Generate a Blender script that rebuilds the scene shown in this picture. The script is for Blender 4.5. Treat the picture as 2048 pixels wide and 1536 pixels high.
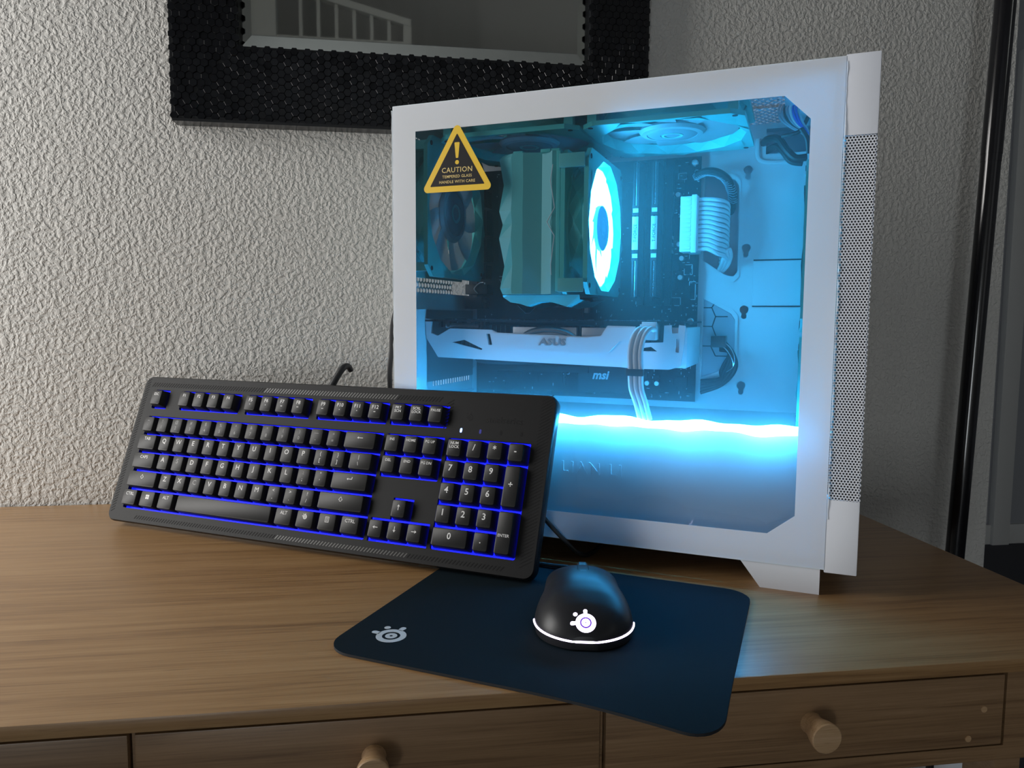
import bpy, bmesh, math, random
from mathutils import Vector, Matrix, Euler
from mathutils.bvhtree import BVHTree
from mathutils.geometry import tessellate_polygon
for o in list(bpy.data.objects): bpy.data.objects.remove(o)
S = bpy.context.scene
COL = S.collection
random.seed(7)
PI = math.pi
MM = 0.001

# ------------------------------------------------------------------ camera, world, lights, exposure
def setup_camera():
    f, h, yaw, p, r = 1484.0, 213.96, 0.0942144 + 0.05, 0.088351, 0.006438
    fw = Vector((math.sin(yaw)*math.cos(p), math.cos(yaw)*math.cos(p), -math.sin(p)))
    rt = Vector((math.cos(yaw), -math.sin(yaw), 0)); up = rt.cross(fw)
    rt2 = rt*math.cos(r) + up*math.sin(r); up2 = up*math.cos(r) - rt*math.sin(r)
    cam = bpy.data.cameras.new('camera'); ob = bpy.data.objects.new('camera', cam); COL.objects.link(ob)
    m = Matrix((rt2, up2, -fw)).transposed().to_4x4(); m.translation = (0, 0, h*MM)
    ob.matrix_world = m
    cam.sensor_width = 36; cam.lens = f/2048*36; cam.clip_start = 0.01; cam.clip_end = 50
    S.camera = ob
setup_camera()
w = bpy.data.worlds.new('world'); S.world = w; w.use_nodes = True
bg = w.node_tree.nodes['Background']; bg.inputs[0].default_value = (0.75, 0.85, 1.0, 1); bg.inputs[1].default_value = 0.15
def area(name, loc, rot, sx, sy, power, col):
    l = bpy.data.lights.new(name, 'AREA'); l.shape = 'RECTANGLE'; l.size = sx; l.size_y = sy
    l.energy = power; l.color = col
    o = bpy.data.objects.new(name, l); COL.objects.link(o); o.location = loc; o.rotation_euler = rot
    return o
# daylight through the window in the left wall, then three added fills with no known source
area('window_daylight', (-1.29, 0.57, 0.45), (0, -PI/2, 0), 1.1, 0.54, 21, (1.0, 0.98, 0.95))
area('front_wall_fill', (2.6, -3.59, 0.9), (PI/2, 0, 0), 2.0, 1.6, 2.5, (0.94, 0.97, 1.0))  # added weak fill from behind the viewer
area('left_rear_fill', (-1.29, -3.05, -0.1), (0, -PI/2, 0), 0.9, 0.9, 32, (0.90, 0.96, 1.0))  # added cool fill for the front faces and the mirrored room
area('landing_fill', (4.19, -2.9, 2.2), (0, PI/2, 0), .8, .8, 6, (0.95, 1.0, 0.97))  # added fill to brighten the landing in the mirror
S.view_settings.view_transform = 'Standard'; S.view_settings.look = 'None'
S.view_settings.exposure = 0.0; S.view_settings.gamma = 1.0; S.view_settings.use_curve_mapping = False
S.cycles.max_bounces = 10; S.cycles.transparent_max_bounces = 24; S.cycles.caustics_reflective = False
S.cycles.caustics_refractive = False; S.cycles.sample_clamp_indirect = 4.0

# ------------------------------------------------------------------ materials
def mat(name, col=(.5, .5, .5), rough=.5, metal=0.0, spec=.5, emit=None, strength=0, coat=0):
    m = bpy.data.materials.new(name); m.use_nodes = True
    b = m.node_tree.nodes['Principled BSDF']
    b.inputs['Base Color'].default_value = (*col, 1); b.inputs['Roughness'].default_value = rough
    b.inputs['Metallic'].default_value = metal; b.inputs['Specular IOR Level'].default_value = spec
    b.inputs['Coat Weight'].default_value = coat
    if emit:
        b.inputs['Emission Color'].default_value = (*emit, 1); b.inputs['Emission Strength'].default_value = strength
    return m
def nodes(m): return m.node_tree.nodes, m.node_tree.links, m.node_tree.nodes['Principled BSDF']
def noise_bump(m, scale, strength, dist=.001, detail=4, coords='Object', rough_var=0, col_var=0):
    n, l, b = nodes(m)
    tc = n.new('ShaderNodeTexCoord'); t = n.new('ShaderNodeTexNoise'); t.inputs['Scale'].default_value = scale
    t.inputs['Detail'].default_value = detail; l.new(tc.outputs[coords], t.inputs['Vector'])
    bp = n.new('ShaderNodeBump'); bp.inputs['Strength'].default_value = strength; bp.inputs['Distance'].default_value = dist
    l.new(t.outputs['Fac'], bp.inputs['Height']); l.new(bp.outputs['Normal'], b.inputs['Normal'])
    if col_var:
        c = b.inputs['Base Color'].default_value[:3]
        mx = n.new('ShaderNodeMix'); mx.data_type = 'RGBA'
        mx.inputs[6].default_value = (*[x*(1-col_var) for x in c], 1); mx.inputs[7].default_value = (*[min(1, x*(1+col_var)) for x in c], 1)
        l.new(t.outputs['Fac'], mx.inputs[0]); l.new(mx.outputs[2], b.inputs['Base Color'])
    return m

def wall_material():
    m = mat('textured_wall_paint', (.56, .55, .525), .75, spec=.25)
    n, l, b = nodes(m)
    tc = n.new('ShaderNodeTexCoord')
    mp = n.new('ShaderNodeMapping'); l.new(tc.outputs['Object'], mp.inputs['Vector'])
    warp = n.new('ShaderNodeTexNoise'); warp.inputs['Scale'].default_value = 130; warp.inputs['Detail'].default_value = 2
    l.new(mp.outputs[0], warp.inputs['Vector'])
    wm = n.new('ShaderNodeVectorMath'); wm.operation = 'SCALE'; wm.inputs['Scale'].default_value = .006
    l.new(warp.outputs['Color'], wm.inputs[0])
    ad = n.new('ShaderNodeVectorMath'); l.new(mp.outputs[0], ad.inputs[0]); l.new(wm.outputs[0], ad.inputs[1])
    a = n.new('ShaderNodeTexNoise'); a.inputs['Scale'].default_value = 190; a.inputs['Detail'].default_value = 2.0; a.inputs['Roughness'].default_value = .5
    l.new(ad.outputs[0], a.inputs['Vector'])
    r1 = n.new('ShaderNodeValToRGB'); r1.color_ramp.elements[0].position = .36; r1.color_ramp.elements[1].position = .66
    r1.color_ramp.interpolation = 'EASE'
    l.new(a.outputs['Fac'], r1.inputs[0])
    c = n.new('ShaderNodeTexNoise'); c.inputs['Scale'].default_value = 420; c.inputs['Detail'].default_value = 2
    l.new(ad.outputs[0], c.inputs['Vector'])
    mul = n.new('ShaderNodeMath'); mul.operation = 'MULTIPLY_ADD'; mul.inputs[1].default_value = .10
    l.new(c.outputs['Fac'], mul.inputs[0]); l.new(r1.outputs[0], mul.inputs[2])
    bp = n.new('ShaderNodeBump'); bp.inputs['Strength'].default_value = .9; bp.inputs['Distance'].default_value = .0010
    l.new(mul.outputs[0], bp.inputs['Height']); l.new(bp.outputs['Normal'], b.inputs['Normal'])
    return m

def wood_material(name, dark, mid, light, scale=1.0):
    m = mat(name, mid, .46, spec=.28, coat=.6); n, l, b = nodes(m); b.inputs['Coat Roughness'].default_value = .33
    tc = n.new('ShaderNodeTexCoord')
    def noise(sx, sy, sz, det, rough=.55, dis=0):
        mp = n.new('ShaderNodeMapping'); mp.inputs['Scale'].default_value = (sx*scale, sy*scale, sz*scale)
        l.new(tc.outputs['Object'], mp.inputs['Vector'])
        t = n.new('ShaderNodeTexNoise'); t.inputs['Scale'].default_value = 1; t.inputs['Detail'].default_value = det
        t.inputs['Roughness'].default_value = rough; t.inputs['Distortion'].default_value = dis
        l.new(mp.outputs[0], t.inputs['Vector']); return t
    a = noise(4.5, 150, 150, 6, .62); c = noise(14, 700, 700, 3, .6); d = noise(1.4, 26, 26, 2, .5, .3)
    e = noise(26, 340, 340, 2, .5)
    m1 = n.new('ShaderNodeMath'); m1.operation = 'MULTIPLY_ADD'; m1.inputs[1].default_value = .45; l.new(c.outputs['Fac'], m1.inputs[0])
    m2 = n.new('ShaderNodeMath'); m2.operation = 'MULTIPLY_ADD'; m2.inputs[1].default_value = .55; l.new(a.outputs['Fac'], m2.inputs[0])
    m3 = n.new('ShaderNodeMath'); m3.operation = 'MULTIPLY'; m3.inputs[1].default_value = .35; l.new(d.outputs['Fac'], m3.inputs[0])
    l.new(m3.outputs[0], m2.inputs[2]); l.new(m2.outputs[0], m1.inputs[2])
    r = n.new('ShaderNodeValToRGB'); cr = r.color_ramp
    cr.elements[0].position = .5; cr.elements[0].color = (*dark, 1); cr.elements[1].position = .86; cr.elements[1].color = (*light, 1)
    k = cr.elements.new(.66); k.color = (*mid, 1)
    l.new(m1.outputs[0], r.inputs[0])
    # short dark pores of the bamboo nodes
    rp = n.new('ShaderNodeValToRGB'); rp.color_ramp.elements[0].position = .665; rp.color_ramp.elements[0].color = (0, 0, 0, 1)
    rp.color_ramp.elements[1].position = .80; rp.color_ramp.elements[1].color = (.55, .55, .55, 1); l.new(e.outputs['Fac'], rp.inputs[0])
    mx = n.new('ShaderNodeMix'); mx.data_type = 'RGBA'; l.new(rp.outputs[0], mx.inputs[0]); l.new(r.outputs[0], mx.inputs[6])
    mx.inputs[7].default_value = (*[x*.75 for x in dark], 1); l.new(mx.outputs[2], b.inputs['Base Color'])
    bp = n.new('ShaderNodeBump'); bp.inputs['Strength'].default_value = .18; bp.inputs['Distance'].default_value = .0004
    l.new(c.outputs['Fac'], bp.inputs['Height']); l.new(bp.outputs['Normal'], b.inputs['Normal'])
    return m

def glass_material(name, haze, tint=(1, 1, 1), rough=.0, spec=1.45, hazecol=(.9, .95, 1)):
    """clear pane: straight transmission, fresnel reflection, and a little scatter from its protective film"""
    m = bpy.data.materials.new(name); m.use_nodes = True; n = m.node_tree.nodes; l = m.node_tree.links
    n.remove(n['Principled BSDF']); out = n['Material Output']
    tr = n.new('ShaderNodeBsdfTransparent'); tr.inputs[0].default_value = (*tint, 1)
    tl = n.new('ShaderNodeBsdfTranslucent'); tl.inputs[0].default_value = (*hazecol, 1)
    df = n.new('ShaderNodeBsdfDiffuse'); df.inputs[0].default_value = (*hazecol, 1)
    hz = n.new('ShaderNodeMixShader'); hz.inputs[0].default_value = .06; l.new(tl.outputs[0], hz.inputs[1]); l.new(df.outputs[0], hz.inputs[2])
    a = n.new('ShaderNodeMixShader'); a.inputs[0].default_value = haze; l.new(tr.outputs[0], a.inputs[1]); l.new(hz.outputs[0], a.inputs[2])
    gl = n.new('ShaderNodeBsdfGlossy'); gl.inputs['Roughness'].default_value = rough
    ge = n.new('ShaderNodeNewGeometry'); dt = n.new('ShaderNodeVectorMath'); dt.operation = 'DOT_PRODUCT'
    l.new(ge.outputs['Normal'], dt.inputs[0]); l.new(ge.outputs['Incoming'], dt.inputs[1])
    def mth(op, a_, b_):
        q = n.new('ShaderNodeMath'); q.operation = op
        for k, v in ((0, a_), (1, b_)):
            if v is None: continue
            if isinstance(v, (int, float)): q.inputs[k].default_value = v
            else: l.new(v, q.inputs[k])
        return q.outputs[0]
    ab = mth('ABSOLUTE', dt.outputs['Value'], None); om = mth('SUBTRACT', 1.0, ab); p5 = mth('POWER', om, 5.0)
    fr = n.new('ShaderNodeMath'); fr.operation = 'MULTIPLY_ADD'; l.new(p5, fr.inputs[0]); fr.inputs[1].default_value = .96; fr.inputs[2].default_value = .04
    b = n.new('ShaderNodeMixShader'); l.new(fr.outputs[0], b.inputs[0]); l.new(a.outputs[0], b.inputs[1]); l.new(gl.outputs[0], b.inputs[2])
    l.new(b.outputs[0], out.inputs[0]); return m

def translucent_white(name, col, fac, rough=.5):
    m = bpy.data.materials.new(name); m.use_nodes = True; n = m.node_tree.nodes; l = m.node_tree.links
    p = n['Principled BSDF']; p.inputs['Base Color'].default_value = (*col, 1); p.inputs['Roughness'].default_value = rough
    tl = n.new('ShaderNodeBsdfTranslucent'); tl.inputs[0].default_value = (*col, 1)
    a = n.new('ShaderNodeMixShader'); a.inputs[0].default_value = fac; l.new(p.outputs[0], a.inputs[1]); l.new(tl.outputs[0], a.inputs[2])
    l.new(a.outputs[0], n['Material Output'].inputs[0]); return m

LED = (.045, .53, 1.0)
M = dict(
    wall=wall_material(),
    ceiling=noise_bump(mat('ceiling_paint', (.6, .6, .58), .9), 150, .3, .002),
    carpet=noise_bump(mat('dark_carpet', (.10, .10, .11), .95, spec=.1), 600, .8, .004, col_var=.5),
    trim=mat('white_trim_paint', (.62, .62, .6), .5),
    smoothwall=mat('plain_wall_paint', (.56, .55, .525), .8),
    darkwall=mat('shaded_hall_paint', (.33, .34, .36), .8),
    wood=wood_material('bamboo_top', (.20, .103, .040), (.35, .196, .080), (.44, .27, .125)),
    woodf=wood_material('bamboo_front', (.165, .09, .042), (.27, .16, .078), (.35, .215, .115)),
    knob=wood_material('knob_wood', (.36, .21, .10), (.50, .32, .17), (.60, .40, .24), 2.0),
    white=noise_bump(mat('white_painted_steel', (.69, .72, .79), .42), 900, .04, .0003),
    whitep=mat('white_plastic', (.72, .74, .77), .38),
    whitein=mat('white_steel_inside', (.66, .68, .70), .5),
    border=translucent_white('white_printed_glass', (.93, .95, .98), .52, .2),
    glass=glass_material('tempered_glass_with_film', .045, (.76, .79, .82)),
    glassedge=mat('glass_edge', (.75, .85, .9), .15),
    mint=mat('mint_plastic', (.08, .55, .53), .38),
    mintd=mat('mint_shroud', (.11, .52, .53), .33),
    blade=translucent_white('frosted_fan_blade', (.42, .47, .50), .35),
    hub=mat('grey_fan_hub', (.20, .24, .27), .4),
    hubring=mat('mint_hub_ring', (.2, .5, .48), .35),
    ledfan=mat('lit_fan_blade', (.6, .7, .75), .5, emit=LED, strength=44),
    ledhub=mat('blue_lit_hub', (.05, .18, .4), .4, emit=(.0, .18, .55), strength=.55),
    ledstrip=mat('led_strip_light', (.8, .9, 1), .5, emit=(.05, .48, 1.0), strength=72),
    ledbase=mat('led_strip_backing', (.8, .82, .85), .5),
    pcb=noise_bump(mat('black_circuit_board', (.008, .011, .015), .6, spec=.12), 700, .1, .0003),
    chip=mat('black_chip', (.010, .012, .015), .5, spec=.2),
    heatsink=mat('dark_heatsink', (.016, .018, .022), .42, .2, spec=.3),
    silver=mat('bright_metal', (.7, .72, .74), .25, 1.0),
    copper=mat('nickel_pipe', (.55, .55, .56), .25, 1.0),
    silk=mat('silkscreen_print', (.55, .6, .64), .6),
    gold=mat('pale_trace', (.10, .14, .17), .5),
    steel=mat('grey_steel', (.45, .47, .5), .4, .8),
    black=mat('black_plastic', (.014, .015, .017), .42),
    blackm=mat('matte_black', (.01, .01, .011), .7, spec=.2),
    rubber=mat('black_cable', (.012, .013, .015), .5),
    dark=mat('dark_inside', (.02, .022, .025), .8),
    wire=mat('white_wire_sleeve', (.72, .74, .76), .6),
    greywire=mat('grey_wire', (.35, .37, .42), .45),
    bluewire=mat('blue_wire', (.05, .1, .55), .45),
    yellow=mat('yellow_sticker', (.72, .47, .02), .45),
    stickblack=mat('sticker_black', (.012, .012, .014), .55, spec=.2),
    stickprint=mat('sticker_gold_print', (.72, .55, .2), .5),
    kbody=noise_bump(mat('keyboard_shell', (.0075, .0078, .0085), .55, spec=.2), 2200, .12, .0002),
    kside=mat('keyboard_side', (.006, .0062, .007), .36, spec=.35),
    keycap=noise_bump(mat('keycap_plastic', (.0135, .0135, .0138), .45, spec=.3), 3000, .10, .00015),
    legend=mat('key_legend', (.66, .66, .66), .55),
    legdim=mat('dim_key_legend', (.26, .26, .26), .55),
    kglow=mat('blue_backlight', (.0, .0, .02), .6, emit=(.004, .008, 1.0), strength=2.6),
    kled=mat('lit_indicator', (.2, .3, .5), .5, emit=(.18, .32, 1.0), strength=5),
    kledd=mat('faint_indicator', (.01, .01, .1), .5, emit=(.01, .02, .35), strength=.4),
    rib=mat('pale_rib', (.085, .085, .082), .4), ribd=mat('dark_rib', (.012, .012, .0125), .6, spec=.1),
    deboss=mat('gloss_deboss', (.012, .012, .013), .25),
    mouse=noise_bump(mat('mouse_shell', (.013, .0138, .017), .40, spec=.36), 2500, .08, .0002),
    mled=mat('white_mouse_light', (.9, .9, .85), .5, emit=(.8, .68, 1.0), strength=4.2),
    mledv=mat('violet_mouse_ring', (.1, .02, .4), .5, emit=(.12, .03, .55), strength=.9),
    pad=noise_bump(mat('mouse_pad_cloth', (.0058, .0140, .0205), .85, spec=.12), 3500, .5, .0004, col_var=.35),
    padedge=mat('pad_rubber', (.008, .01, .013), .75),
    print=mat('pale_pad_print', (.56, .62, .66), .6),
    mirror=mat('mirror_glass', (.86, .9, .89), .02, 1.0),
    bevel=mat('mirror_bevel', (.6, .63, .61), .09, 1.0),
    frame=mat('black_gloss_frame', (.008, .0085, .01), .28),
    tile=mat('black_gloss_tile', (.006, .0065, .008), .12, spec=.5),
    pole=mat('gloss_black_metal', (.006, .006, .008), .15, spec=.6),
    film=translucent_white('clear_film_edge', (.85, .9, .95), .5, .15),
    rail=mat('white_rail_paint', (.6, .6, .56), .5),
)
def mesh_black():
    return M['dark']

# ------------------------------------------------------------------ mesh helper (all input in millimetres)
def ident(a, b, c): return (a, b, c)
class G:
    def __init__(s): s.bm = bmesh.new()
    def _v(s, p): return s.bm.verts.new((p[0]*MM, p[1]*MM, p[2]*MM))
    def face(s, pts):
        try: return s.bm.faces.new([s._v(p) for p in pts])
        except ValueError: return None
    def box(s, x0, x1, y0, y1, z0, z1, bev=0, f=ident, seg=2):
        g = [s._v(f(x, y, z)) for z in (z0, z1) for y in (y0, y1) for x in (x0, x1)]
        fs = [s.bm.faces.new([g[i] for i in q]) for q in ((0, 2, 3, 1), (4, 5, 7, 6), (0, 1, 5, 4), (2, 6, 7, 3), (0, 4, 6, 2), (1, 3, 7, 5))]
        if bev:
            es = list({e for q in fs for e in q.edges})
            bmesh.ops.bevel(s.bm, geom=es, offset=bev*MM, segments=seg, affect='EDGES', profile=.6)
        return s
    def prism(s, poly, h0, h1, f=ident, holes=()):
        """polygon in (a,b) with holes, extruded along c"""
        loops = [poly] + list(holes)
        caps = []
        tri = tessellate_polygon([[Vector((a, b, 0)) for a, b in lp] for lp in loops]) if holes else None
        for h in (h0, h1):
            vs = [[s._v(f(a, b, h)) for a, b in lp] for lp in loops]
            if holes:
                flat = [v for lp in vs for v in lp]
                for t in tri:
                    try: s.bm.faces.new([flat[i] for i in t])
                    except ValueError: pass
            else: s.bm.faces.new(vs[0])
            caps.append(vs)
        for A, B in zip(*caps):
            for i in range(len(A)):
                j = (i+1) % len(A); s.bm.faces.new((A[i], A[j], B[j], B[i]))
        return s
    def loft(s, rings, cap0=True, cap1=True, closed=True):
        R = [[s._v(p) for p in r] for r in rings]
        for a, b in zip(R, R[1:]):
            n = len(a)
            for i in range(n if closed else n-1):
                j = (i+1) % n; s.bm.faces.new((a[i], a[j], b[j], b[i]))
        if closed and cap0: s.bm.faces.new(R[0][::-1])
        if closed and cap1: s.bm.faces.new(R[-1])
        return s
    def tube(s, pts, r, n=8, smooth=True):
        P = [Vector(p) for p in pts]
        if smooth and len(P) > 2: P = catmull(P)
        T = [(P[min(i+1, len(P)-1)] - P[max(i-1, 0)]).normalized() for i in range(len(P))]
        up = Vector((0, 0, 1)) if abs(T[0].z) < .9 else Vector((1, 0, 0))
        N = (up - T[0]*up.dot(T[0])).normalized(); rings = []
        for i, (p, t) in enumerate(zip(P, T)):
            N = (N - t*N.dot(t)).normalized(); B = t.cross(N)
            rr = r(i/(len(P)-1)) if callable(r) else r
            rings.append([p + (N*math.cos(2*PI*k/n) + B*math.sin(2*PI*k/n))*rr for k in range(n)])
        return s.loft(rings)
    def lathe(s, prof, f=ident, n=32):
        """profile (r, h); axis along c"""
        rings = [[f(r*math.cos(2*PI*k/n), r*math.sin(2*PI*k/n), h) for k in range(n)] for r, h in prof]
        return s.loft(rings)
    def hexgrid(s, a0, a1, b0, b1, pitch, hole, f, th=.8, n=6, skip=None, rot=0):
        """sheet of hexagon cells, each with a real hole"""
        R = pitch/math.sqrt(3); row = pitch*math.sqrt(3)/2; j = 0; b = b0
        while b <= b1:
            a = a0 + (pitch/2 if j % 2 else 0)
            while a <= a1:
                if not (skip and skip(a, b)):
                    o = [(a + R*math.sin(PI/3*k), b + R*math.cos(PI/3*k)) for k in range(6)]
                    i = [(a + hole*math.sin(PI/3*k), b + hole*math.cos(PI/3*k)) for k in range(6)]
                    O = [s._v(f(x, y, 0)) for x, y in o]; I = [s._v(f(x, y, 0)) for x, y in i]; J = [s._v(f(x, y, th)) for x, y in i]
                    for k in range(6):
                        q = (k+1) % 6
                        s.bm.faces.new((O[k], O[q], I[q], I[k])); s.bm.faces.new((I[k], I[q], J[q], J[k]))
                a += pitch
            b += row; j += 1
        return s
    def build(s, name, m, parent=None, smooth=35, loc=None, rot=None, recalc=True):
        if recalc: bmesh.ops.recalc_face_normals(s.bm, faces=s.bm.faces)
        me = bpy.data.meshes.new(name); s.bm.to_mesh(me); s.bm.free()
        return link(name, me, m, parent, smooth, loc, rot)
def link(name, me, m, parent=None, smooth=35, loc=None, rot=None):
    if m and not me.materials: me.materials.append(M[m] if isinstance(m, str) else m)
    if smooth and len(me.polygons):
        me.polygons.foreach_set('use_smooth', [True]*len(me.polygons)); me.set_sharp_from_angle(angle=math.radians(smooth))
    o = bpy.data.objects.new(name, me); COL.objects.link(o)
    if parent: o.parent = parent
    if loc: o.location = [c*MM for c in loc]
    if rot: o.rotation_euler = rot
    return o
def catmull(P, k=6):
    out = []
    for i in range(len(P)-1):
        a, b, c, d = P[max(i-1, 0)], P[i], P[i+1], P[min(i+2, len(P)-1)]
        for j in range(k):
            t = j/k; out.append(.5*((2*b) + (c-a)*t + (2*a-5*b+4*c-d)*t*t + (3*b-a-3*c+d)*t**3))
    return out + [P[-1]]
def rrect(x0, x1, y0, y1, r, n=4):
    o = []
    for cx, cy, a in ((x1-r, y1-r, 0), (x0+r, y1-r, PI/2), (x0+r, y0+r, PI), (x1-r, y0+r, 1.5*PI)):
        o += [(cx + r*math.cos(a+PI/2*k/n), cy + r*math.sin(a+PI/2*k/n)) for k in range(n+1)]
    return o
def circ(x, y, r, n=20, ph=0): return [(x + r*math.cos(2*PI*k/n+ph), y + r*math.sin(2*PI*k/n+ph)) for k in range(n)]
def empty(name, loc=(0, 0, 0), rz=0):
    o = bpy.data.objects.new(name, None); COL.objects.link(o); o.location = [c*MM for c in loc]; o.rotation_euler = (0, 0, rz)
    o.empty_display_size = .01; return o
def tag(o, label, cat, group=None):
    o['label'] = label; o['category'] = cat
    if group: o['group'] = group
    return o
def struct(o): o['kind'] = 'structure'; return o
def lab(o, t): o['label'] = t; return o
def text_mesh(txt, size, bold=0, extrude=0, align='CENTER', spacing=1.0, shear=0):
    """lettering as a mesh in mm-space metres, centred on the origin, in local xy"""
    cu = bpy.data.curves.new('lettering', 'FONT'); cu.body = txt; cu.size = size*MM; cu.align_x = align; cu.align_y = 'CENTER'
    cu.offset = bold*MM; cu.extrude = extrude*MM; cu.resolution_u = 2; cu.space_character = spacing; cu.shear = shear
    o = bpy.data.objects.new('lettering', cu); COL.objects.link(o)
    dg = bpy.context.evaluated_depsgraph_get(); me = bpy.data.meshes.new_from_object(o.evaluated_get(dg))
    bpy.data.objects.remove(o); bpy.data.curves.remove(cu); return me
def put_mesh(me, mtx):
    me.transform(mtx); me.update(); return me
def join_mesh(parts):
    bm = bmesh.new()
    for me in parts: bm.from_mesh(me)
    out = bpy.data.meshes.new('joined'); bm.to_mesh(out); bm.free(); return out

# ------------------------------------------------------------------ the room
YW = 892
FLOOR = -740; CEIL = 2650
g = G().box(-1300, 787, YW, YW+110, FLOOR, CEIL); struct(g.build('wall_back', 'wall', smooth=0))
g = G().prism([(-3700, FLOOR), (1002, FLOOR), (1002, CEIL), (-3700, CEIL)], -1300, -1400, lambda a, b, h: (h, a, b),
              holes=[[(290, -110), (850, -110), (850, 1010), (290, 1010)]]); struct(g.build('wall_left', 'smoothwall', smooth=0))
g = G().box(-1400, 4300, -3700, 3000, FLOOR-40, FLOOR); struct(g.build('floor', 'carpet', smooth=0))
g = G().box(-1400, 4300, -3700, 3000, CEIL, CEIL+40); struct(g.build('ceiling', 'ceiling', smooth=0))
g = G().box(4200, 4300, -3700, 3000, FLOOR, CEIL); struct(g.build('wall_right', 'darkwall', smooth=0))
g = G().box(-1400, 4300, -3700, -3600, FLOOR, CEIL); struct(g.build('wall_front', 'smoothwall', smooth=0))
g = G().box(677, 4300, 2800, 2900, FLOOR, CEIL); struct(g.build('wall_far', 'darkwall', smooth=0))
g = G().box(687, 4200, 2784, 2800, FLOOR, FLOOR+85, 3); struct(g.build('baseboard_far', 'trim'))
g = G().box(2480, 2560, 2770, 2800, FLOOR, FLOOR+2050, 3); struct(g.build('trim_1', 'trim'))
# frame of the left window, then frames added round the three fill lights
def wframe(n_, f, a0, a1, b0, b1):
    g_ = G().prism([(a0-60, b0-60), (a1+60, b0-60), (a1+60, b1+60), (a0-60, b1+60)], 0, 22, f, holes=[[(a0, b0), (a1, b0), (a1, b1), (a0, b1)]])
    struct(g_.build('window_%d' % n_, 'trim', smooth=0))
wframe(1, lambda a, b, h: (-1300+h, a, b), 292, 848, -108, 1008)
wframe(2, lambda a, b, h: (-1300+h, a, b), -3500, -2600, -550, 350)  # made-up frame round the left rear fill, wall not opened
wframe(3, lambda a, b, h: (a, -3600+h, b), 1600, 3600, 100, 1700)  # made-up frame round the front wall fill
wframe(4, lambda a, b, h: (4200-h, a, b), -3300, -2500, 1800, 2600)  # made-up frame round the landing fill
# the upper landing that the mirror reflects: slab, white stair rail
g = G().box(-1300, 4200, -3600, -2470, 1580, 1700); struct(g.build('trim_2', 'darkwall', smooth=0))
rl = tag(empty('stair_railing', (0, -2500, 1700)), 'white stair railing with thin balusters, seen only in the mirror above the desk', 'railing')
G().box(-810, -665, -30, 30, 0, 700, 3).build('newel_post', 'rail', rl)
G().box(5, 48, -22, 22, 0, 125, 3).build('newel_post', 'rail', rl)
G().prism([(-800, 300), (45, 96), (45, 132), (-800, 336)], -28, 28, lambda a, b, h: (a, h, b)).build('handrail', 'rail', rl)
G().box(-810, 48, -24, 24, 0, 14, 2).build('bottom_rail', 'rail', rl)
for x in (-540, -447, -352, -258, -165, -72): 
    zt = 300 + (x+800)*(96-300)/845
    G().box(x-9, x+9, -9, 9, 14, zt+4).build('baluster', 'rail', rl)

# ------------------------------------------------------------------ desk
desk = tag(empty('desk', (0, 0, FLOOR)), 'bamboo desk with three shallow drawers, carrying the keyboard and the white computer', 'desk')
DZ = -FLOOR
G().box(-540, 500, 404, 889, DZ-9, DZ, 1.5).build('desk_top', 'wood', desk)
zd0, zd1 = DZ-57.5, DZ-10.8
for x0, x1 in ((-407, -148.8), (-145.3, 112.7), (116.2, 379.0)):
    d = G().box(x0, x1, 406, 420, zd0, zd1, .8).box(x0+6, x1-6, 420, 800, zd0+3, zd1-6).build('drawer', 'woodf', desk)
    cx = -18.5 if x0 < 0 else 246.5
    if x0 < -200: cx = -278
    prof = [(0, 0), (7.0, 0), (6.6, -3.5), (7.3, -7.5), (8.7, -12), (9.4, -16), (9.4, -17.6), (8.8, -18.3), (0, -18.5)]
    G().lathe(prof, lambda a, b, h: (cx+a, 406+h, DZ-33.2+b)).build('knob', 'knob', d)
    if x0 > 0:
        for px, pz in ((365, -33), (355, -52)):
            G().lathe([(0, 0), (2.1, 0), (2.1, -.5), (0, -.5)], lambda a, b, h: (px+a, 406+h, DZ+pz+b), 14).build('wood_plug', 'knob', d)
fr = G()
fr.box(380.6, 499, 406, 430, DZ-68, DZ-9.2).box(-539, -408, 406, 430, DZ-68, DZ-9.2)
fr.box(-408, 380.6, 406, 440, DZ-68, DZ-58.2)
fr.box(-147.9, -146.2, 410, 430, DZ-60, DZ-9.2).box(113.6, 115.3, 410, 430, DZ-60, DZ-9.2)
fr.box(-536, 496, 870, 886, DZ-68, DZ-9.2).box(484, 498, 430, 886, DZ-68, DZ-9.2).box(-538, -524, 430, 886, DZ-68, DZ-9.2)
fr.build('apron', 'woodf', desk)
for lx, ly in ((386, 418), (-510, 418), (470, 850), (-510, 850)):
    G().box(lx, lx+20, ly, ly+28, 0, DZ-66, 2).build('leg', 'woodf', desk)
for za, zb_ in ((DZ-80, 120), (120, DZ-80)):
    G().tube([(420, 640, za), (488, 860, zb_)], 4, smooth=False).build('cross_brace', 'woodf', desk)
wt = G().lathe([(0, FLOOR), (22, FLOOR), (20, -90), (0, -90)], lambda a, b, h: (517+a, 600+b, h))
# white round tube under the desk
tag(wt.build('white_tube', 'white'), 'white round tube standing on the floor, seen below the right drawer', 'tube')

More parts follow.
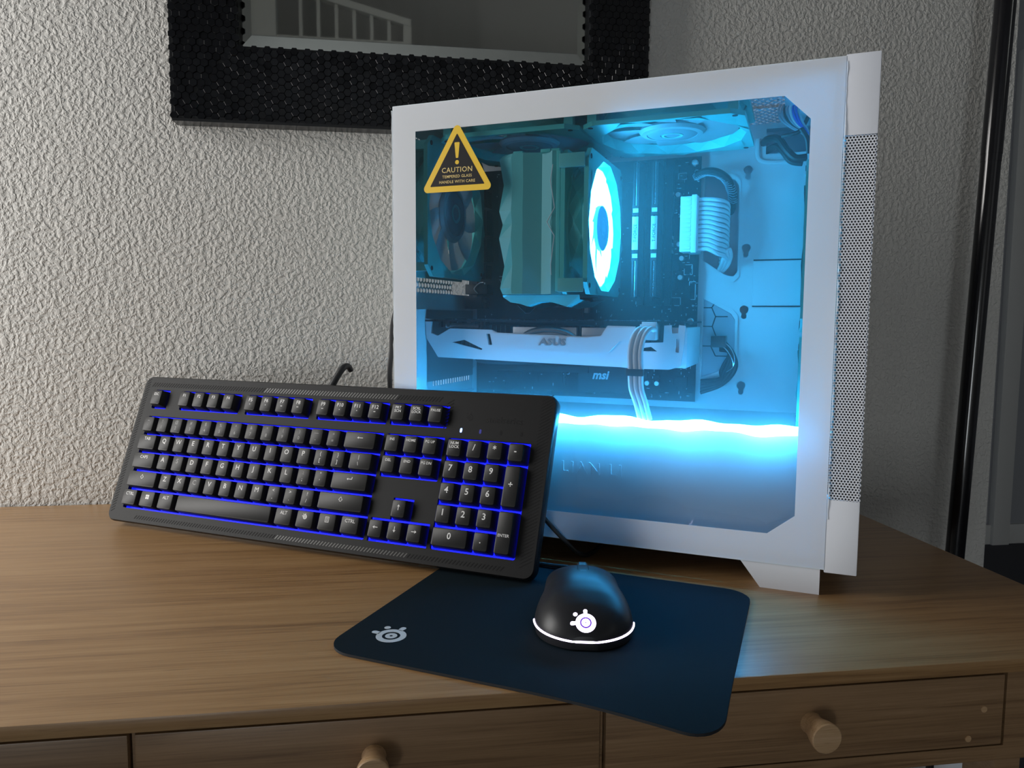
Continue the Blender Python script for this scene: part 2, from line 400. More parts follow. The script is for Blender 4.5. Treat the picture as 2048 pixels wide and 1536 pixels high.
# ------------------------------------------------------------------ mirror
mr = tag(empty('wall_mirror', (0, YW, 428)), 'rectangular wall mirror in a black frame of small glossy hexagons', 'mirror')
X0, X1, Z1, FW = -249.5, 287.5, 1120, 70.5
def mz(z): return z-428
G().prism([(X0, 0), (X1, 0), (X1, mz(Z1)), (X0, mz(Z1))], -1, -17, lambda a, b, h: (a, h, b),
          holes=[[(X0+FW, 80.5), (X1-FW, 80.5), (X1-FW, mz(Z1)-80.5), (X0+FW, mz(Z1)-80.5)]]).box(X0+2, X1-2, -22, -1, -3, 0).build('frame', 'frame', mr)
ix0, ix1, iz0, iz1 = X0+FW, X1-FW, 80.5, mz(Z1)-80.5
G().box(ix0+14, ix1-14, -8.5, -3, iz0+15, iz1-15).build('mirror_glass', 'mirror', mr, smooth=0)
bv = G(); o = [(ix0, iz0), (ix1, iz0), (ix1, iz1), (ix0, iz1)]; i = [(ix0+14, iz0+15), (ix1-14, iz0+15), (ix1-14, iz1-15), (ix0+14, iz1-15)]
for k in range(4):
    q = (k+1) % 4
    bv.face([(o[k][0], -6.9, o[k][1]), (o[q][0], -6.9, o[q][1]), (i[q][0], -8.5, i[q][1]), (i[k][0], -8.5, i[k][1])])
bv.build('bevelled_edge', 'bevel', mr, smooth=0)
# hexagon studs: shared tile meshes
R = 4.75
def tile_mesh(ph, nm):
    t = G(); r0, r1 = R*.985, R*.90
    t.loft([[(r0*math.cos(PI/3*k+ph), 0, r0*math.sin(PI/3*k+ph)) for k in range(6)], [(R*.975*math.cos(PI/3*k+ph), -1.2, R*.975*math.sin(PI/3*k+ph)) for k in range(6)], [(R*.95*math.cos(PI/3*k+ph), -1.85, R*.95*math.sin(PI/3*k+ph)) for k in range(6)], [(r1*math.cos(PI/3*k+ph), -2.1, r1*math.sin(PI/3*k+ph)) for k in range(6)]], cap0=False)
    bmesh.ops.recalc_face_normals(t.bm, faces=t.bm.faces)
    me = bpy.data.meshes.new(nm); t.bm.to_mesh(me); t.bm.free(); me.materials.append(M['tile']); return me
tA, tB = tile_mesh(0, 'hexagon_tile_flat'), tile_mesh(PI/2, 'hexagon_tile_pointed')
spots = []
H = Z1-428
def add_spots(flat):
    pa, pb = (1.5*R, math.sqrt(3)*R)
    if flat:      # bottom and top rails: columns along x
        x = X0+3; c = 0
        while x < X1-2:
            z = 3.5 + (pb/2 if c % 2 else 0)
            while z < 80:
                if min(x-X0, X1-x) > z*(FW/80.5)-1: spots.append((x, z, True)); spots.append((x, H-z, True))
                z += pb
            x += pa; c += 1
    else:
        z = 3.5; c = 0
        while z < H-2:
            x = 3.5 + (pb/2 if c % 2 else 0)
            while x < FW-1:
                if min(z, H-z)*(FW/80.5) > x+1.5: spots.append((X0+x, z, False)); spots.append((X1-x, z, False))
                x += pb
            z += pa; c += 1
add_spots(True); add_spots(False)
def seen_rank(s):
    x, z, fl = s
    hid = z > 158 or (x > -15 and z < 20+(x+15)*.06)
    return (hid, abs(x+150)+abs(z-40)*1.5)
spots.sort(key=seen_rank)
rest = bmesh.new()
for n_, (x, z, fl) in enumerate(spots):
    rot = (random.uniform(-.025, .025), 0, random.uniform(-.025, .025)); loc = (x*MM, (-16.6+random.uniform(-.7, .5))*MM, z*MM)
    if n_ < 300:
        o = bpy.data.objects.new('hexagon_tile', tA if fl else tB); COL.objects.link(o); o.parent = mr; o.location = loc; o.rotation_euler = rot
    else:
        me = (tA if fl else tB); mt = Matrix.Translation(loc) @ Euler(rot).to_matrix().to_4x4()
        vs = [rest.verts.new(mt @ v.co) for v in me.vertices]
        for p in me.polygons: rest.faces.new([vs[k] for k in p.vertices])
me = bpy.data.meshes.new('more_hexagon_tiles'); rest.to_mesh(me); rest.free()
link('hexagon_tiles', me, 'tile', mr, smooth=0)['kind'] = 'stuff'

# ------------------------------------------------------------------ slim black pole on the right
pl = tag(empty('floor_stand', (643, 800, FLOOR)), 'slim glossy black pole standing beyond the right end of the desk', 'pole')
def pz(z): return (.0338*(z-FLOOR), 0, z-FLOOR)
G().lathe([(0, 0), (84, 0), (84, 8), (78, 14), (14, 18), (0, 18)]).build('base', 'pole', pl)
G().tube([pz(FLOOR+16), pz(408)], 10.6, 24, False).build('lower_tube', 'pole', pl)
G().tube([pz(408.6), pz(1500)], 11.2, 24, False).build('upper_tube', 'pole', pl)
G().tube([pz(400), pz(411)], 10.9, 24, False).build('joint', 'pole', pl)

# ------------------------------------------------------------------ computer case
CX, CY, CR = 320.86, 521.4, -0.5181
def F(u, z, t): return (-u, t, z)
def case_thing(name): return empty(name, (CX, CY, 0), CR)
pc = tag(case_thing('computer_case'), 'white computer tower with a glass side panel standing on the desk', 'computer case')
UZ, ZB, ZT, TW = 379, 21, 407, 205
def cp(name, m, gg, parent=None, smooth=35): return gg.build(name, m, parent or pc, smooth)
win = [(22, 61), (22, 364), (41, 382.5), (356.5, 382.5), (356.5, 45), (42, 45)]
rect = lambda a, b, c, d: [(a, c), (b, c), (b, d), (a, d)]
# front panel
fp = cp('front_panel', 'white', G().box(-24, -.6, 349.5, 408, 0, TW, 1, F))
cp('front_panel_base', 'white', G().box(-24, -.6, 18.5, 76.5, 0, TW, 1, F))
cp('dark_filler', 'dark', G().box(-20, -3, 76, 350, 3.5, TW-3.5, 0, F), fp)  # solid black box standing in for the dark hollow behind the grille holes
mg = G().hexgrid(-22.9, -1.2, 77.6, 348.6, 2.28, .83, lambda a, b, h: F(a, b, .25+h), .7)
mg.hexgrid(2, TW-2, 77.6, 348.6, 2.28, .72, lambda a, b, h: (23.8-h, a, b), .7)
k_ = cp('mesh_grille', 'white', mg, fp, 0); k_['kind'] = 'stuff'
# outer shell
cp('top_panel', 'white', G().prism(rect(0, UZ, 4, TW), ZT-3, ZT, lambda a, b, h: F(a, h, b), holes=[rect(44, 350, 40, 176)])
   .hexgrid(46, 349, 42, 175, 6.6, 2.7, lambda a, b, h: F(a, ZT-2.5-h, b), 1.0, skip=lambda a, b: 100 < b < 112), None, 0)
cp('bottom_panel', 'white', G().box(0, UZ, ZB, ZB+2, 4, TW, 0, F))
cp('far_side_panel', 'white', G().box(0, UZ, ZB, ZT, TW-1.5, TW, 0, F))
tray_holes = []
for u, z in ((78, 361), (77.5, 285), (77.5, 224), (78, 148)):
    c = []
    for k in range(21):
        a = PI*1.5 + .62 + (2*PI-1.24)*k/20; c.append((u+4.3*math.cos(a), z+4.3*math.sin(a)))
    c2 = [(u+2.7*math.cos(a), z-6.6+2.7*math.sin(a)) for a in [PI/2+.8+(2*PI-1.6)*k/14 for k in range(15)]]
    tray_holes.append(c + [p for p in c2])
tray_holes.append(rect(14, 62, 375, 399))
tray_holes.append([(119, 360), (90, 352), (86, 346), (85, 262), (89, 257), (97, 259), (119, 274)])
tray_holes.append([(117, 235), (90, 220), (86, 214), (85, 168), (117, 155)])
tray = cp('motherboard_tray', 'whitein', G().prism(rect(1, UZ-3, ZB+2, ZT-3), 168, 169.2, F, holes=tray_holes), None, 0)
cp('raised_panel', 'whitein', G().box(25, 70, 228, 272, 166.9, 168, .4, F, 1), tray)
cp('panel_gap', 'dark', G().box(25, 70, 272.2, 273.4, 167.4, 168, 0, F).box(25, 70, 226.6, 227.8, 167.4, 168, 0, F), tray)
rib = G()
rib.tube([F(69, 390, 168), F(69, 374, 168), F(63.5, 368, 168), F(52, 366.5, 168), F(30, 366.5, 168)], 2.6, 10)
cp('stamped_rib', 'whitein', rib, tray)
def ring_poly(poly, grow):
    cx = sum(p[0] for p in poly)/len(poly); cz = sum(p[1] for p in poly)/len(poly); out = []
    for a, b in poly:
        d = math.hypot(a-cx, b-cz); out.append((cx+(a-cx)*(d+grow)/d, cz+(b-cz)*(d+grow)/d))
    return out
for hp in tray_holes[5:7]:
    cp('stamped_frame', 'whitein', G().prism(ring_poly(hp, 5), 166.4, 168, F, holes=[ring_poly(hp, .4)]), tray)
gp = tray_holes[6]
gr = cp('rubber_grommet', 'greywire', G().prism(ring_poly(gp, -.3), 168.6, 170.5, F), tray)
gl = G()
for a, b in (((105, 217), (109, 226)), ((105, 217), (93, 217)), ((105, 217), (108, 207)), ((108, 207), (117, 207)), ((108, 207), (104, 197)), ((104, 197), (93, 196)), ((109, 226), (117, 226)), ((104, 197), (109, 187)), ((109, 187), (117, 187)), ((109, 187), (104, 177)), ((104, 177), (90, 177)), ((109, 226), (106, 231))):
    gl.tube([F(a[0], a[1], 168.5), F(b[0], b[1], 168.5)], .55, 6, False)
cp('hexagon_slit', 'dark', gl, gr)
# rear panel: vented upper part, slotted lower part
rp = G().hexgrid(8, 158, 241, 386, 6.2, 2.55, lambda a, b, h: F(UZ-3+h, b, a), .8, skip=lambda a, b: a > 116 and b < 330)
sl = []
for zz in (143.5, 168.5):
    for k in range(16):
        t0 = 70 + k*5.8; sl.append(rect(t0, t0+2.2, zz, zz+7.5))
rp.prism(rect(4, TW, ZB+2, 239), UZ-3, UZ-2, lambda a, b, h: F(h, b, a), holes=sl)
rp.box(UZ-3, UZ-2, 387, ZT-3, 4, TW, 0, F).box(UZ-3, UZ-2, 239, 387, 158.5, TW, 0, F).box(UZ-3, UZ-2, 239, 387, 4, 7.5, 0, F)
rp.box(UZ-14, UZ-3, 150, 222, 10, 13, 0, F).box(UZ-14, UZ-12.5, 120, 222, 13, 36, 0, F)
for zz in (132, 158, 182): rp.box(UZ-6, UZ-3, zz-1, zz+1, 40, 166, 0, F)
cp('rear_panel', 'whitein', rp, None, 0)
cp('inner_frame', 'whitein', G().prism(rect(0, UZ-1, ZB+1, ZT-2), 5.2, 6.4, F, holes=[[(4, 27), (4, 396), (372, 396), (372, 27)]]))
# power supply shroud
sh = cp('power_supply_shroud', 'whitein', G().box(2, UZ-4, 23, 122.6, 19, 167, 1.5, F))
lm = text_mesh('LIAN LI', 14.5, .2, 1.1, spacing=1.22)
put_mesh(lm, Matrix.Translation(Vector(F(192, 81, 19))*MM) @ Matrix.Rotation(PI/2, 4, 'X'))
link('embossed_lettering', lm, 'whitein', sh, 0)
# feet
for u0, s_ in ((2, 1), (UZ-2, -1)):
    for t0 in (1, TW-42):
        cp('foot', 'white', G().prism([(u0, 0), (u0+s_*44, 0), (u0+s_*60, ZB), (u0, ZB)], t0, t0+40, F))
# glass panel
gp_ = cp('glass_panel', 'glass', G().prism(rect(-.8, UZ+1, ZB, ZT-.5), 0, 3.4, F), None, 0)
lab(gp_, 'clear tempered glass pane with protective film')
cp('white_border', 'border', G().prism(rect(-.8, UZ+1, ZB, ZT-.5), -.2, -.04, F, holes=[win]), gp_, 0)
ed = G()
for z in (ZB, ZT-.5): ed.box(-.8, UZ+1, z-.25, z+.25, -.15, 3.5, 0, F)
ed.box(UZ+.7, UZ+1.2, ZB, ZT-.5, -.15, 3.5, 0, F)
cp('glass_edge', 'glassedge', ed, gp_, 0)
for uu, dr in ((-1.2, -1), (UZ+1.4, 1)):
    a_, b_ = [], []
    for k in range(60):
        z = ZB+40+k*(ZT-ZB-44)/59; wv = random.uniform(.2, 1.5)
        a_.append(F(uu, z, .2)); b_.append(F(uu+dr*wv*.6, z, -.2-wv*.6))
    cp('film_edge', 'film', G().loft([a_, b_], closed=False), gp_, 0)
# warning sticker
def rtri(pts, r):
    out = []
    n = len(pts)
    for i_ in range(n):
        p, a, b = Vector(pts[i_]), Vector(pts[i_-1]), Vector(pts[(i_+1) % n])
        d1, d2 = (a-p).normalized(), (b-p).normalized(); ang = d1.angle(d2); L = r/math.tan(ang/2)
        c = p + (d1+d2).normalized()*(r/math.sin(ang/2)); s0 = p+d1*L-c; s1 = p+d2*L-c
        for k in range(7):
            v = s0.lerp(s1, k/6).normalized()*r+c; out.append((v.x, v.y))
    return out
stk = cp('warning_sticker', 'yellow', G().prism(rtri([(314.3, 388), (350.5, 326.8), (279, 326.8)], 3.6), -.35, -.1, F), gp_, 0)
cp('black_field', 'stickblack', G().prism(rtri([(314.4, 377.5), (341.5, 332), (287.7, 332)], .5), -.45, -.3, F), stk, 0)
ex = G().prism(rtri([(317, 369.7), (311.8, 369.7), (313.2, 356), (315.6, 356)], .8), -.55, -.4, F).prism(circ(314.4, 352.3, 1.9, 16), -.55, -.4, F)
cp('exclamation_mark', 'yellow', ex, stk, 0)
tx = []
for s_, sz, z in (('CAUTION', 6.4, 345.6), ('TEMPERED GLASS', 3.5, 340), ('HANDLE WITH CARE', 3.5, 335.4)):
    tm = text_mesh(s_, sz, 0.02, spacing=1.08); tx.append(put_mesh(tm, Matrix.Translation(Vector(F(314.5, z, -.55))*MM) @ Matrix.Rotation(PI/2, 4, 'X')))
link('lettering', join_mesh(tx), 'stickprint', stk, 0)

# ------------------------------------------------------------------ fans
def make_fan(name, size, origin, axis, label, group, lit=False, depth=26):
    """axis: 'u-' faces the front of the case, 'z-' faces down; origin = (u, z, t) of the face centre"""
    th = tag(case_thing(name), label, 'fan', group)
    u0, z0, t0 = origin
    if axis == 'u-': f = lambda a, b, h: F(u0+h, z0+b, t0+a)
    elif axis == 'u+': f = lambda a, b, h: F(u0-h, z0+b, t0-a)
    elif axis == 'z-': f = lambda a, b, h: F(u0+a, z0+h, t0+b)
    hs = size/2; ro = hs*.955; ri = hs*.90; q = hs*.16
    sq = [(-hs, -hs+q), (-hs+q, -hs), (hs-q, -hs), (hs, -hs+q), (hs, hs-q), (hs-q, hs), (-hs+q, hs), (-hs, hs-q)]
    ng = 14
    gon = lambda r, ph=0: circ(0, 0, r, ng, ph)
    fg = G().prism(sq, 0, 4, f, holes=[gon(ro)]).prism(sq, depth-4, depth, f, holes=[gon(ro)])
    # faceted duct between the flanges
    rings = []
    for r, h, ph in ((ro, 0, 0), (ri, depth*.3, PI/ng), (ro*.975, depth*.55, 0), (ri, depth*.8, PI/ng), (ro, depth, 0)):
        rings.append([f(*p, h) for p in gon(r, ph)])
    A = [[fg._v(p) for p in r] for r in rings]
    for i_, (a, b) in enumerate(zip(A, A[1:])):
        for k in range(ng):
            j = (k+1) % ng
            if i_ % 2 == 0: fg.bm.faces.new((a[k], a[j], b[k])); fg.bm.faces.new((a[j], b[j], b[k]))
            else: fg.bm.faces.new((a[k], a[j], b[j])); fg.bm.faces.new((a[k], b[j], b[k]))
    # raised facet wedges on the face rim
    for k in range(ng):
        a0, a1 = 2*PI*k/ng, 2*PI*(k+1)/ng; am = (a0+a1)/2
        w0 = [f(ro*math.cos(a), ro*math.sin(a), 0) for a in (a0, a1)]; 
        rr = min(hs/max(abs(math.cos(am)), abs(math.sin(am)))*.995, hs*1.12)
        fg.face([w0[0], w0[1], f(rr*math.cos(am), rr*math.sin(am), -1.2 if k % 2 else -.2)])
    for sx in (-1, 1):
        for sy in (-1, 1): fg.box(sx*(hs-9)-4, sx*(hs-9)+4, sy*(hs-9)-4, sy*(hs-9)+4, 4, depth-4, 0, f)
    fr_ = fg.build('frame', 'mint', th, smooth=0)
    hl = G()
    for sx in (-1, 1):
        for sy in (-1, 1): hl.lathe([(0, -.5), (2.2, -.5), (2.2, 0), (0, 0)], lambda a, b, h: f(sx*(hs-7.5)+a, sy*(hs-7.5)+b, h), 10)
    hl.build('screw_hole', 'dark', fr_)
    st = G()
    for k in range(4):
        a = PI/4+PI/2*k; c, s_ = math.cos(a), math.sin(a)
        st.prism([(c*14-s_*2.2, s_*14+c*2.2), (c*ro-s_*2.2, s_*ro+c*2.2), (c*ro+s_*2.2, s_*ro-c*2.2), (c*14+s_*2.2, s_*14-c*2.2)], depth-5, depth-1, f)
    st.prism(circ(0, 0, 20, 24), depth-5, depth-1, f); st.build('strut', 'mint', fr_, smooth=0)
    hr = size*.165
    hb = G().lathe([(0, 2.4), (hr*.28, 2.4), (hr*.30, 3.0), (hr*.46, 3.0), (hr*.48, 2.2), (hr*.9, 2.2), (hr, 3.4), (hr, 19), (0, 19)], f, 36)
    hubo = hb.build('hub', 'ledhub' if lit else 'hub', th)
    if not lit:
        G().lathe([(hr*.33, 2.9), (hr*.33, 2.0), (hr*.43, 2.0), (hr*.43, 2.9)], f, 30).build('hub_ring', 'hubring', hubo)
        G().lathe([(hr*1.02, 5), (hr*1.02, 2.8), (hr*1.22, 3.4), (hr*1.34, 6), (hr*1.3, 8)], f, 40).build('blade_collar', 'blade', hubo)
    # blades
    nb = 9; bl = None
    for k in range(nb):
        a0 = 2*PI*k/nb; rows = []
        for i_ in range(6):
            r = hr*.98 + (ri*.965-hr*.98)*i_/5; row = []; spread = 1.06 if lit else .98; sweep = .28*(i_/5)**1.3
            for j in range(5):
                a = a0 + sweep + spread*(j/4-.5); h = 6.5 + (4 if lit else 6)*(j/4) - 1.5*math.sin(PI*j/4)
                row.append(f(r*math.cos(a), r*math.sin(a), h))
            rows.append(row)
        b = G(); b.loft(rows, closed=False); b.build('blade', 'ledfan' if lit else 'blade', th, smooth=60)
    return th
FG = 'mint green fans of the computer'
make_fan('case_fan', 130, (348.5, 318, 73), 'u-', 'mint fan on the rear wall of the case, behind the warning sticker', FG)
make_fan('case_fan', 134, (138, 376.5, 79), 'z-', 'mint fan under the case roof nearest the front, above the memory', FG)
make_fan('case_fan', 134, (275, 376.5, 79), 'z-', 'mint fan under the case roof nearest the rear, above the cooler tower', FG)
make_fan('case_fan', 138, (24, 273, 97), 'u+', "upper front fan of the case, a thin mint strip at the window's right edge", FG)
make_fan('case_fan', 138, (24, 131.5+64, 80), 'u+', 'lower front fan of the case, a thin mint strip below the upper one', FG) if False else None
make_fan('cooler_fan', 125, (196, 298, 73), 'u-', 'brightly lit fan clipped to the cooler tower, glowing white and cyan', FG, True, 25)

# ------------------------------------------------------------------ cooler tower
ck = tag(case_thing('cpu_cooler'), 'tall mint cooler tower with zigzag faceted sides on the motherboard', 'cooler')
ub = [281, 267.5, 256.5, 244.5, 240.5, 229.5, 222]
tb = [7, 0.6, 0.2, 4.6, 6.0, 0.6, 4]      # depth of each band edge: pleats
zn = [235.5, 241, 261, 286, 298, 310, 333, 356, 359]
zig = [-3.2, -.6, -4.8, .6, -3, .6, -3.8, .6, -3.4]
rows = []
for z, d in zip(zn, zig):
    row = []
    for i_, (u, t) in enumerate(zip(ub, tb)):
        k = (1, .3, .12, .05, 0, 0, 0)[i_]
        row.append(F(u + d*k, z, 12 + t))
    rows.append(row)
cv = G(); cv.loft(rows, closed=False)
for ring in (rows[0], rows[-1]):     # turned-in top and bottom of the cover
    cv.loft([ring, [(p[0], p[1]+16, p[2]) for p in ring]], closed=False)
for c_ in (0, -1): cv.loft([[r[c_] for r in rows], [(r[c_][0], r[c_][1]+16, r[c_][2]) for r in rows]], closed=False)
cv.build('tower_cover', 'mintd', ck, smooth=0)
lit = G()
zz_ = [(229, 252), (229.5, 261), (226.5, 286), (233.5, 298), (226.5, 310), (230.5, 333), (228.5, 347)]
for a, b in zip(zz_, zz_[1:]): lit.tube([F(a[0], a[1], 11.6), F(b[0], b[1], 11.6)], .45, 6, False)
lit.build('bright_zigzag', 'whitep', ck)  # white tubes draw in the bright zigzag of light beside the tower cover
outl = [(p[0], p[2]) for p in [r[0] for r in rows]] + [(-222-(-3 if k % 2 else 0), z) for k, z in enumerate(zn[::-1])]
fm = None
for k in range(34):
    if fm is None:
        q = G().prism([(-a, b) for a, b in outl], 0, .7, F); o = q.build('cooling_fin', 'mintd', ck, 0); fm = o.data
    else:
        o = bpy.data.objects.new('cooling_fin', fm); COL.objects.link(o); o.parent = ck
    o.location = (0, (32+k*2.9)*MM, 0)
# lower cover with drop-shaped facets
lc = G()
prof = [(279, 233), (272, 228.5), (264, 227.5), (256, 225), (246, 228.5), (236, 229.5), (228, 227.5), (218, 224.5), (206, 231)]
lc.loft([[F(u, z, 24) for u, z in prof], [F(u, z-1.5, 60) for u, z in prof], [F(u, z+1, 110) for u, z in prof]], closed=False)
lc.loft([[F(u, z, 24) for u, z in prof], [F(u, 235, 22) for u, z in prof]], closed=False)
lc.build('lower_cover', 'mintd', ck, 0)
for u in (236, 246, 256, 266):
    G().tube([F(u, 320, 128), F(u, 320, 142), F(u, 310, 148), F(u, 290, 148), F(u, 280, 142), F(u, 280, 128)], 3, 8).build('heat_pipe', 'copper', ck)
G().box(228, 272, 276, 324, 146, 158, 1, F).build('base', 'heatsink', ck)
cl = G()
for u, t in ((262, 14), (236, 13), (228, 14)): cl.box(u-4.5, u+4.5, 358, 361, t, t+14, .5, F)
cl.build('top_clip', 'mint', ck)
for z in (243, 349): G().box(199, 222, z-6, z+6, 8.4, 10.2, .4, F).build('fan_clip', 'mintd', ck)
G().box(221.5, 225, 238, 358, 11, 30, .3, F).build('fan_bracket', 'mint', ck)

# ------------------------------------------------------------------ motherboard
mb = tag(case_thing('motherboard'), 'black circuit board full of small parts, mounted on the white tray', 'motherboard')
G().box(122, 366, 130, 375.5, 158.4, 160, 0, F).build('circuit_board', 'pcb', mb)
G().box(296, 330, 268, 366, 134, 158.4, 1, F).build('voltage_heatsink', 'heatsink', mb)
io = G()
for z0, z1, u0, t0 in ((224, 237, 351, 138), (240, 251, 346, 140), (257, 272, 348, 142), (276, 300, 346, 140), (304, 330, 346, 140), (334, 352, 348, 142)): io.box(u0, 372, z0, z1, t0, 158.4, .6, F)
io.build('port_block', 'chip', mb)
pg = G()
for k, z in enumerate((226, 231, 243, 250, 262, 285, 312)): pg.box(350-.6, 351, z, z+3, 144, 150, 0, F)
pg.tube([F(349.5, 253, 139), F(354, 252, 138), F(360, 246, 138), F(356, 241, 139)], .8, 6)
pg.build('port_shell', 'silver', mb)
for u in (160.5-9.4, 160.5, 179-9.4, 179):
    G().box(u-3.4, u+3.4, 228, 372, 150, 158.4, .4, F).build('memory_slot', 'chip', mb)
G().box(119.8, 131, 279, 332, 147, 158.4, .5, F).build('power_socket', 'whitep', mb)
for z in (204, 180, 160): G().box(232, 345, z-3.5, z+3.5, 147.5, 158.4, .4, F).build('card_slot', 'chip', mb)
ch = G().box(188, 244, 136, 168, 150, 158.4, 1, F).build('chipset_heatsink', 'heatsink', mb)
tm = text_mesh('msi', 12.5, .45, shear=.25)
put_mesh(tm, Matrix.Translation(Vector(F(219.5, 154.5, 149.8))*MM) @ Matrix.Rotation(PI/2, 4, 'X')); link('lettering', tm, 'silk', ch, 0)
m2 = G().prism([(240, 216.5), (240, 226.5), (293, 226.5), (300, 219.5), (305, 219.5), (314, 228), (314, 236), (330, 236), (330, 212), (240, 212)], 152, 157, F).build('drive_shield', 'heatsink', mb, 0)
q = G()
for a, b in (((314, 228), (305, 219.5)), ((305, 219.5), (300, 219.5)), ((300, 219.5), (293, 226.5)), ((293, 226.5), (242, 226.5))): q.tube([F(*a, 151.8), F(*b, 151.8)], .35, 5, False)
q.build('shield_edge', 'steel', m2)
G().box(233.5, 238, 220, 233, 150, 158, .3, F).build('shield_bracket', 'steel', mb)
for u, z in ((149.5, 339), (143, 338), (149.5, 296), (149.5, 289), (149.5, 282), (138, 275), (139, 256), (141, 289), (286, 262), (278, 170), (170, 148), (160, 148)):
    cpx = G().lathe([(0, 150.5), (2.3, 150.5), (2.6, 151), (2.6, 158.4), (0, 158.4)], lambda a, b, h: F(u+a, z+b, h), 16).build('capacitor', 'steel', mb)
for u, z in ((128.2, 369), (128.5, 212), (201, 145), (278, 172)):
    G().lathe([(0, 155.5), (1.3, 155.2), (2.6, 155.4), (3.6, 156.4), (3.6, 158.4), (0, 158.4)], lambda a, b, h: F(u+a, z+b, h), 18).build('screw', 'silver', mb)
sc, sk = G(), G()
def free(u, z):
    return not (218 < u < 300 and 232 < z < 362) and not (u > 344 and z > 222)
for k in range(330):
    u, z = random.uniform(124, 362), random.uniform(133, 373)
    if random.random() < .5: u = random.uniform(123, 176)
    if free(u, z):
        a, b = random.choice([(1, .6), (.6, 1), (2, 2), (3, 1.4), (1.5, 3)]); h = random.uniform(.5, 1.8)
        sc.box(u-a, u+a, z-b, z+b, 158.4-h, 158.4, 0, F)
for k in range(420):
    u, z = random.uniform(124, 362), random.uniform(133, 373)
    if random.random() < .5: u = random.uniform(123, 172)
    if free(u, z):
        if random.random() < .5: sk.box(u-random.uniform(.6, 3.2), u, z-.42, z, 158.1, 158.35, 0, F)
        else: sk.box(u-.4, u, z-random.uniform(.5, 3.4), z, 158.1, 158.35, 0, F)
for u, z, a, b in ((127.5, 243, 3, 9), (140, 357, 4, 3), (132, 264, 4, 5), (144, 232, 5, 4), (205, 140, 6, 3), (262, 158, 6, 4), (300, 160, 8, 3)):
    for p, q in (((u-a, z-b), (u+a, z-b)), ((u+a, z-b), (u+a, z+b)), ((u+a, z+b), (u-a, z+b)), ((u-a, z+b), (u-a, z-b))):
        sk.tube([F(*p, 158.2), F(*q, 158.2)], .4, 4, False)
sc.build('small_components', 'chip', mb, 0)['kind'] = 'stuff'
sk.build('silkscreen_marks', 'silk', mb, 0)['kind'] = 'stuff'
chips = G()
for u, z, a, b in ((132, 240, 3, 8), (146, 268, 5, 5), (146, 248, 4, 4), (152, 312, 5, 5), (152, 326, 4, 4), (270, 150, 7, 6), (318, 156, 7, 7), (180, 176, 7, 7), (330, 176, 5, 8), (136, 150, 6, 5)): chips.box(u-a, u+a, z-b, z+b, 156.6, 158.4, 0, F)
chips.build('chips', 'chip', mb, 0)

# memory sticks
for n_, (u, lb) in enumerate(((179, 'black memory stick with silver lettered edge, nearest the glowing fan'), (160.5, 'black memory stick with silver lettered edge, nearest the white power plug'))):
    ms = tag(case_thing('memory_stick'), lb, 'memory', 'memory sticks')
    G().box(u-.7, u+.7, 234.5, 368, 124, 152, 0, F).build('circuit_board', 'pcb', ms)
    hs_ = G()
    for s_ in (-1, 1):
        hs_.box(u+s_*1.9-1.1, u+s_*1.9+1.1, 236, 366, 121.5, 149, .4, F)
    hs_.build('heat_spreader', 'heatsink', ms)
    cl = G()
    for z0, z1 in ((315, 318), (322, 325), (271, 274), (278, 281)): cl.box(u-3.3, u+3.3, z0, z1, 120.5, 126, .2, F)
    cl.build('edge_clip', 'chip', ms)
    lb_ = G().box(u-3, u+3, 282, 314, 120.6, 122, .2, F).box(u-2.6, u+2.6, 318, 322, 120.8, 122, 0, F).box(u-2.6, u+2.6, 274, 278, 120.8, 122, 0, F).build('silver_edge', 'steel', ms)
    q = G().box(u-.5, u-.1, 325, 366, 121.2, 121.6, 0, F).box(u-.5, u-.1, 236, 271, 121.2, 121.6, 0, F)
    q.build('edge_line', 'silver', ms, 0)
    tm = text_mesh('T-FORCE', 4.4, .06)
    put_mesh(tm, Matrix.Translation(Vector(F(u, 298, 120.5))*MM) @ Matrix.Rotation(PI/2, 4, 'X') @ Matrix.Rotation(PI/2, 4, 'Z')); link('lettering', tm, 'chip', lb_, 0)

# ------------------------------------------------------------------ graphics card
gc = tag(case_thing('graphics_card'), 'long white graphics card lying across the lower half of the window', 'graphics card')
outline = [(365, 213), (358.5, 212.5), (358.5, 199), (351.5, 196.5), (338, 203.8), (295, 203), (289, 200.5), (205, 198), (189, 199), (183, 208), (158, 207.5), (157, 193), (133.5, 194), (133, 208.5), (127, 209), (126, 202), (121, 202), (120.5, 209), (115, 208.5), (116, 189), (118.5, 173.5), (128, 170.5), (160, 170.5), (171, 171.5), (258, 173.5), (351, 176), (356.5, 184), (363.5, 194)]
hol = [[(336, 190.6), (323, 193.2), (304, 185), (305, 183.6)], [(300, 199.2), (296.3, 199.2), (293.8, 188.8), (297.6, 188.8)], [(165.5, 186.2), (144, 190), (138.5, 186)], [(122.5, 197), (119.6, 197), (120, 185), (122.8, 186)]]
sg = G().prism(outline, 33, 36, F, holes=hol)
shd = sg.build('shroud', 'whitep', gc, 0)
G().prism([(293, 200.2), (204, 197), (189, 198), (182, 206.5), (158.5, 206.5), (158.5, 196), (172, 194), (181, 184.6), (196, 182), (240, 183.5), (250, 185), (288.5, 184.3)], 31.6, 33, F).build('raised_band', 'whitep', shd, 0)
G().box(118, 250, 173.6, 175.2, 36, 150, 0, F).box(113.5, 132, 172, 207, 36, 120, 1.2, F).box(116, 352, 172, 176, 146, 150, 0, F).build('shroud_body', 'whitep', gc)
tm = text_mesh('ASUS', 9.2, .35, .3, spacing=1.02, shear=.12)
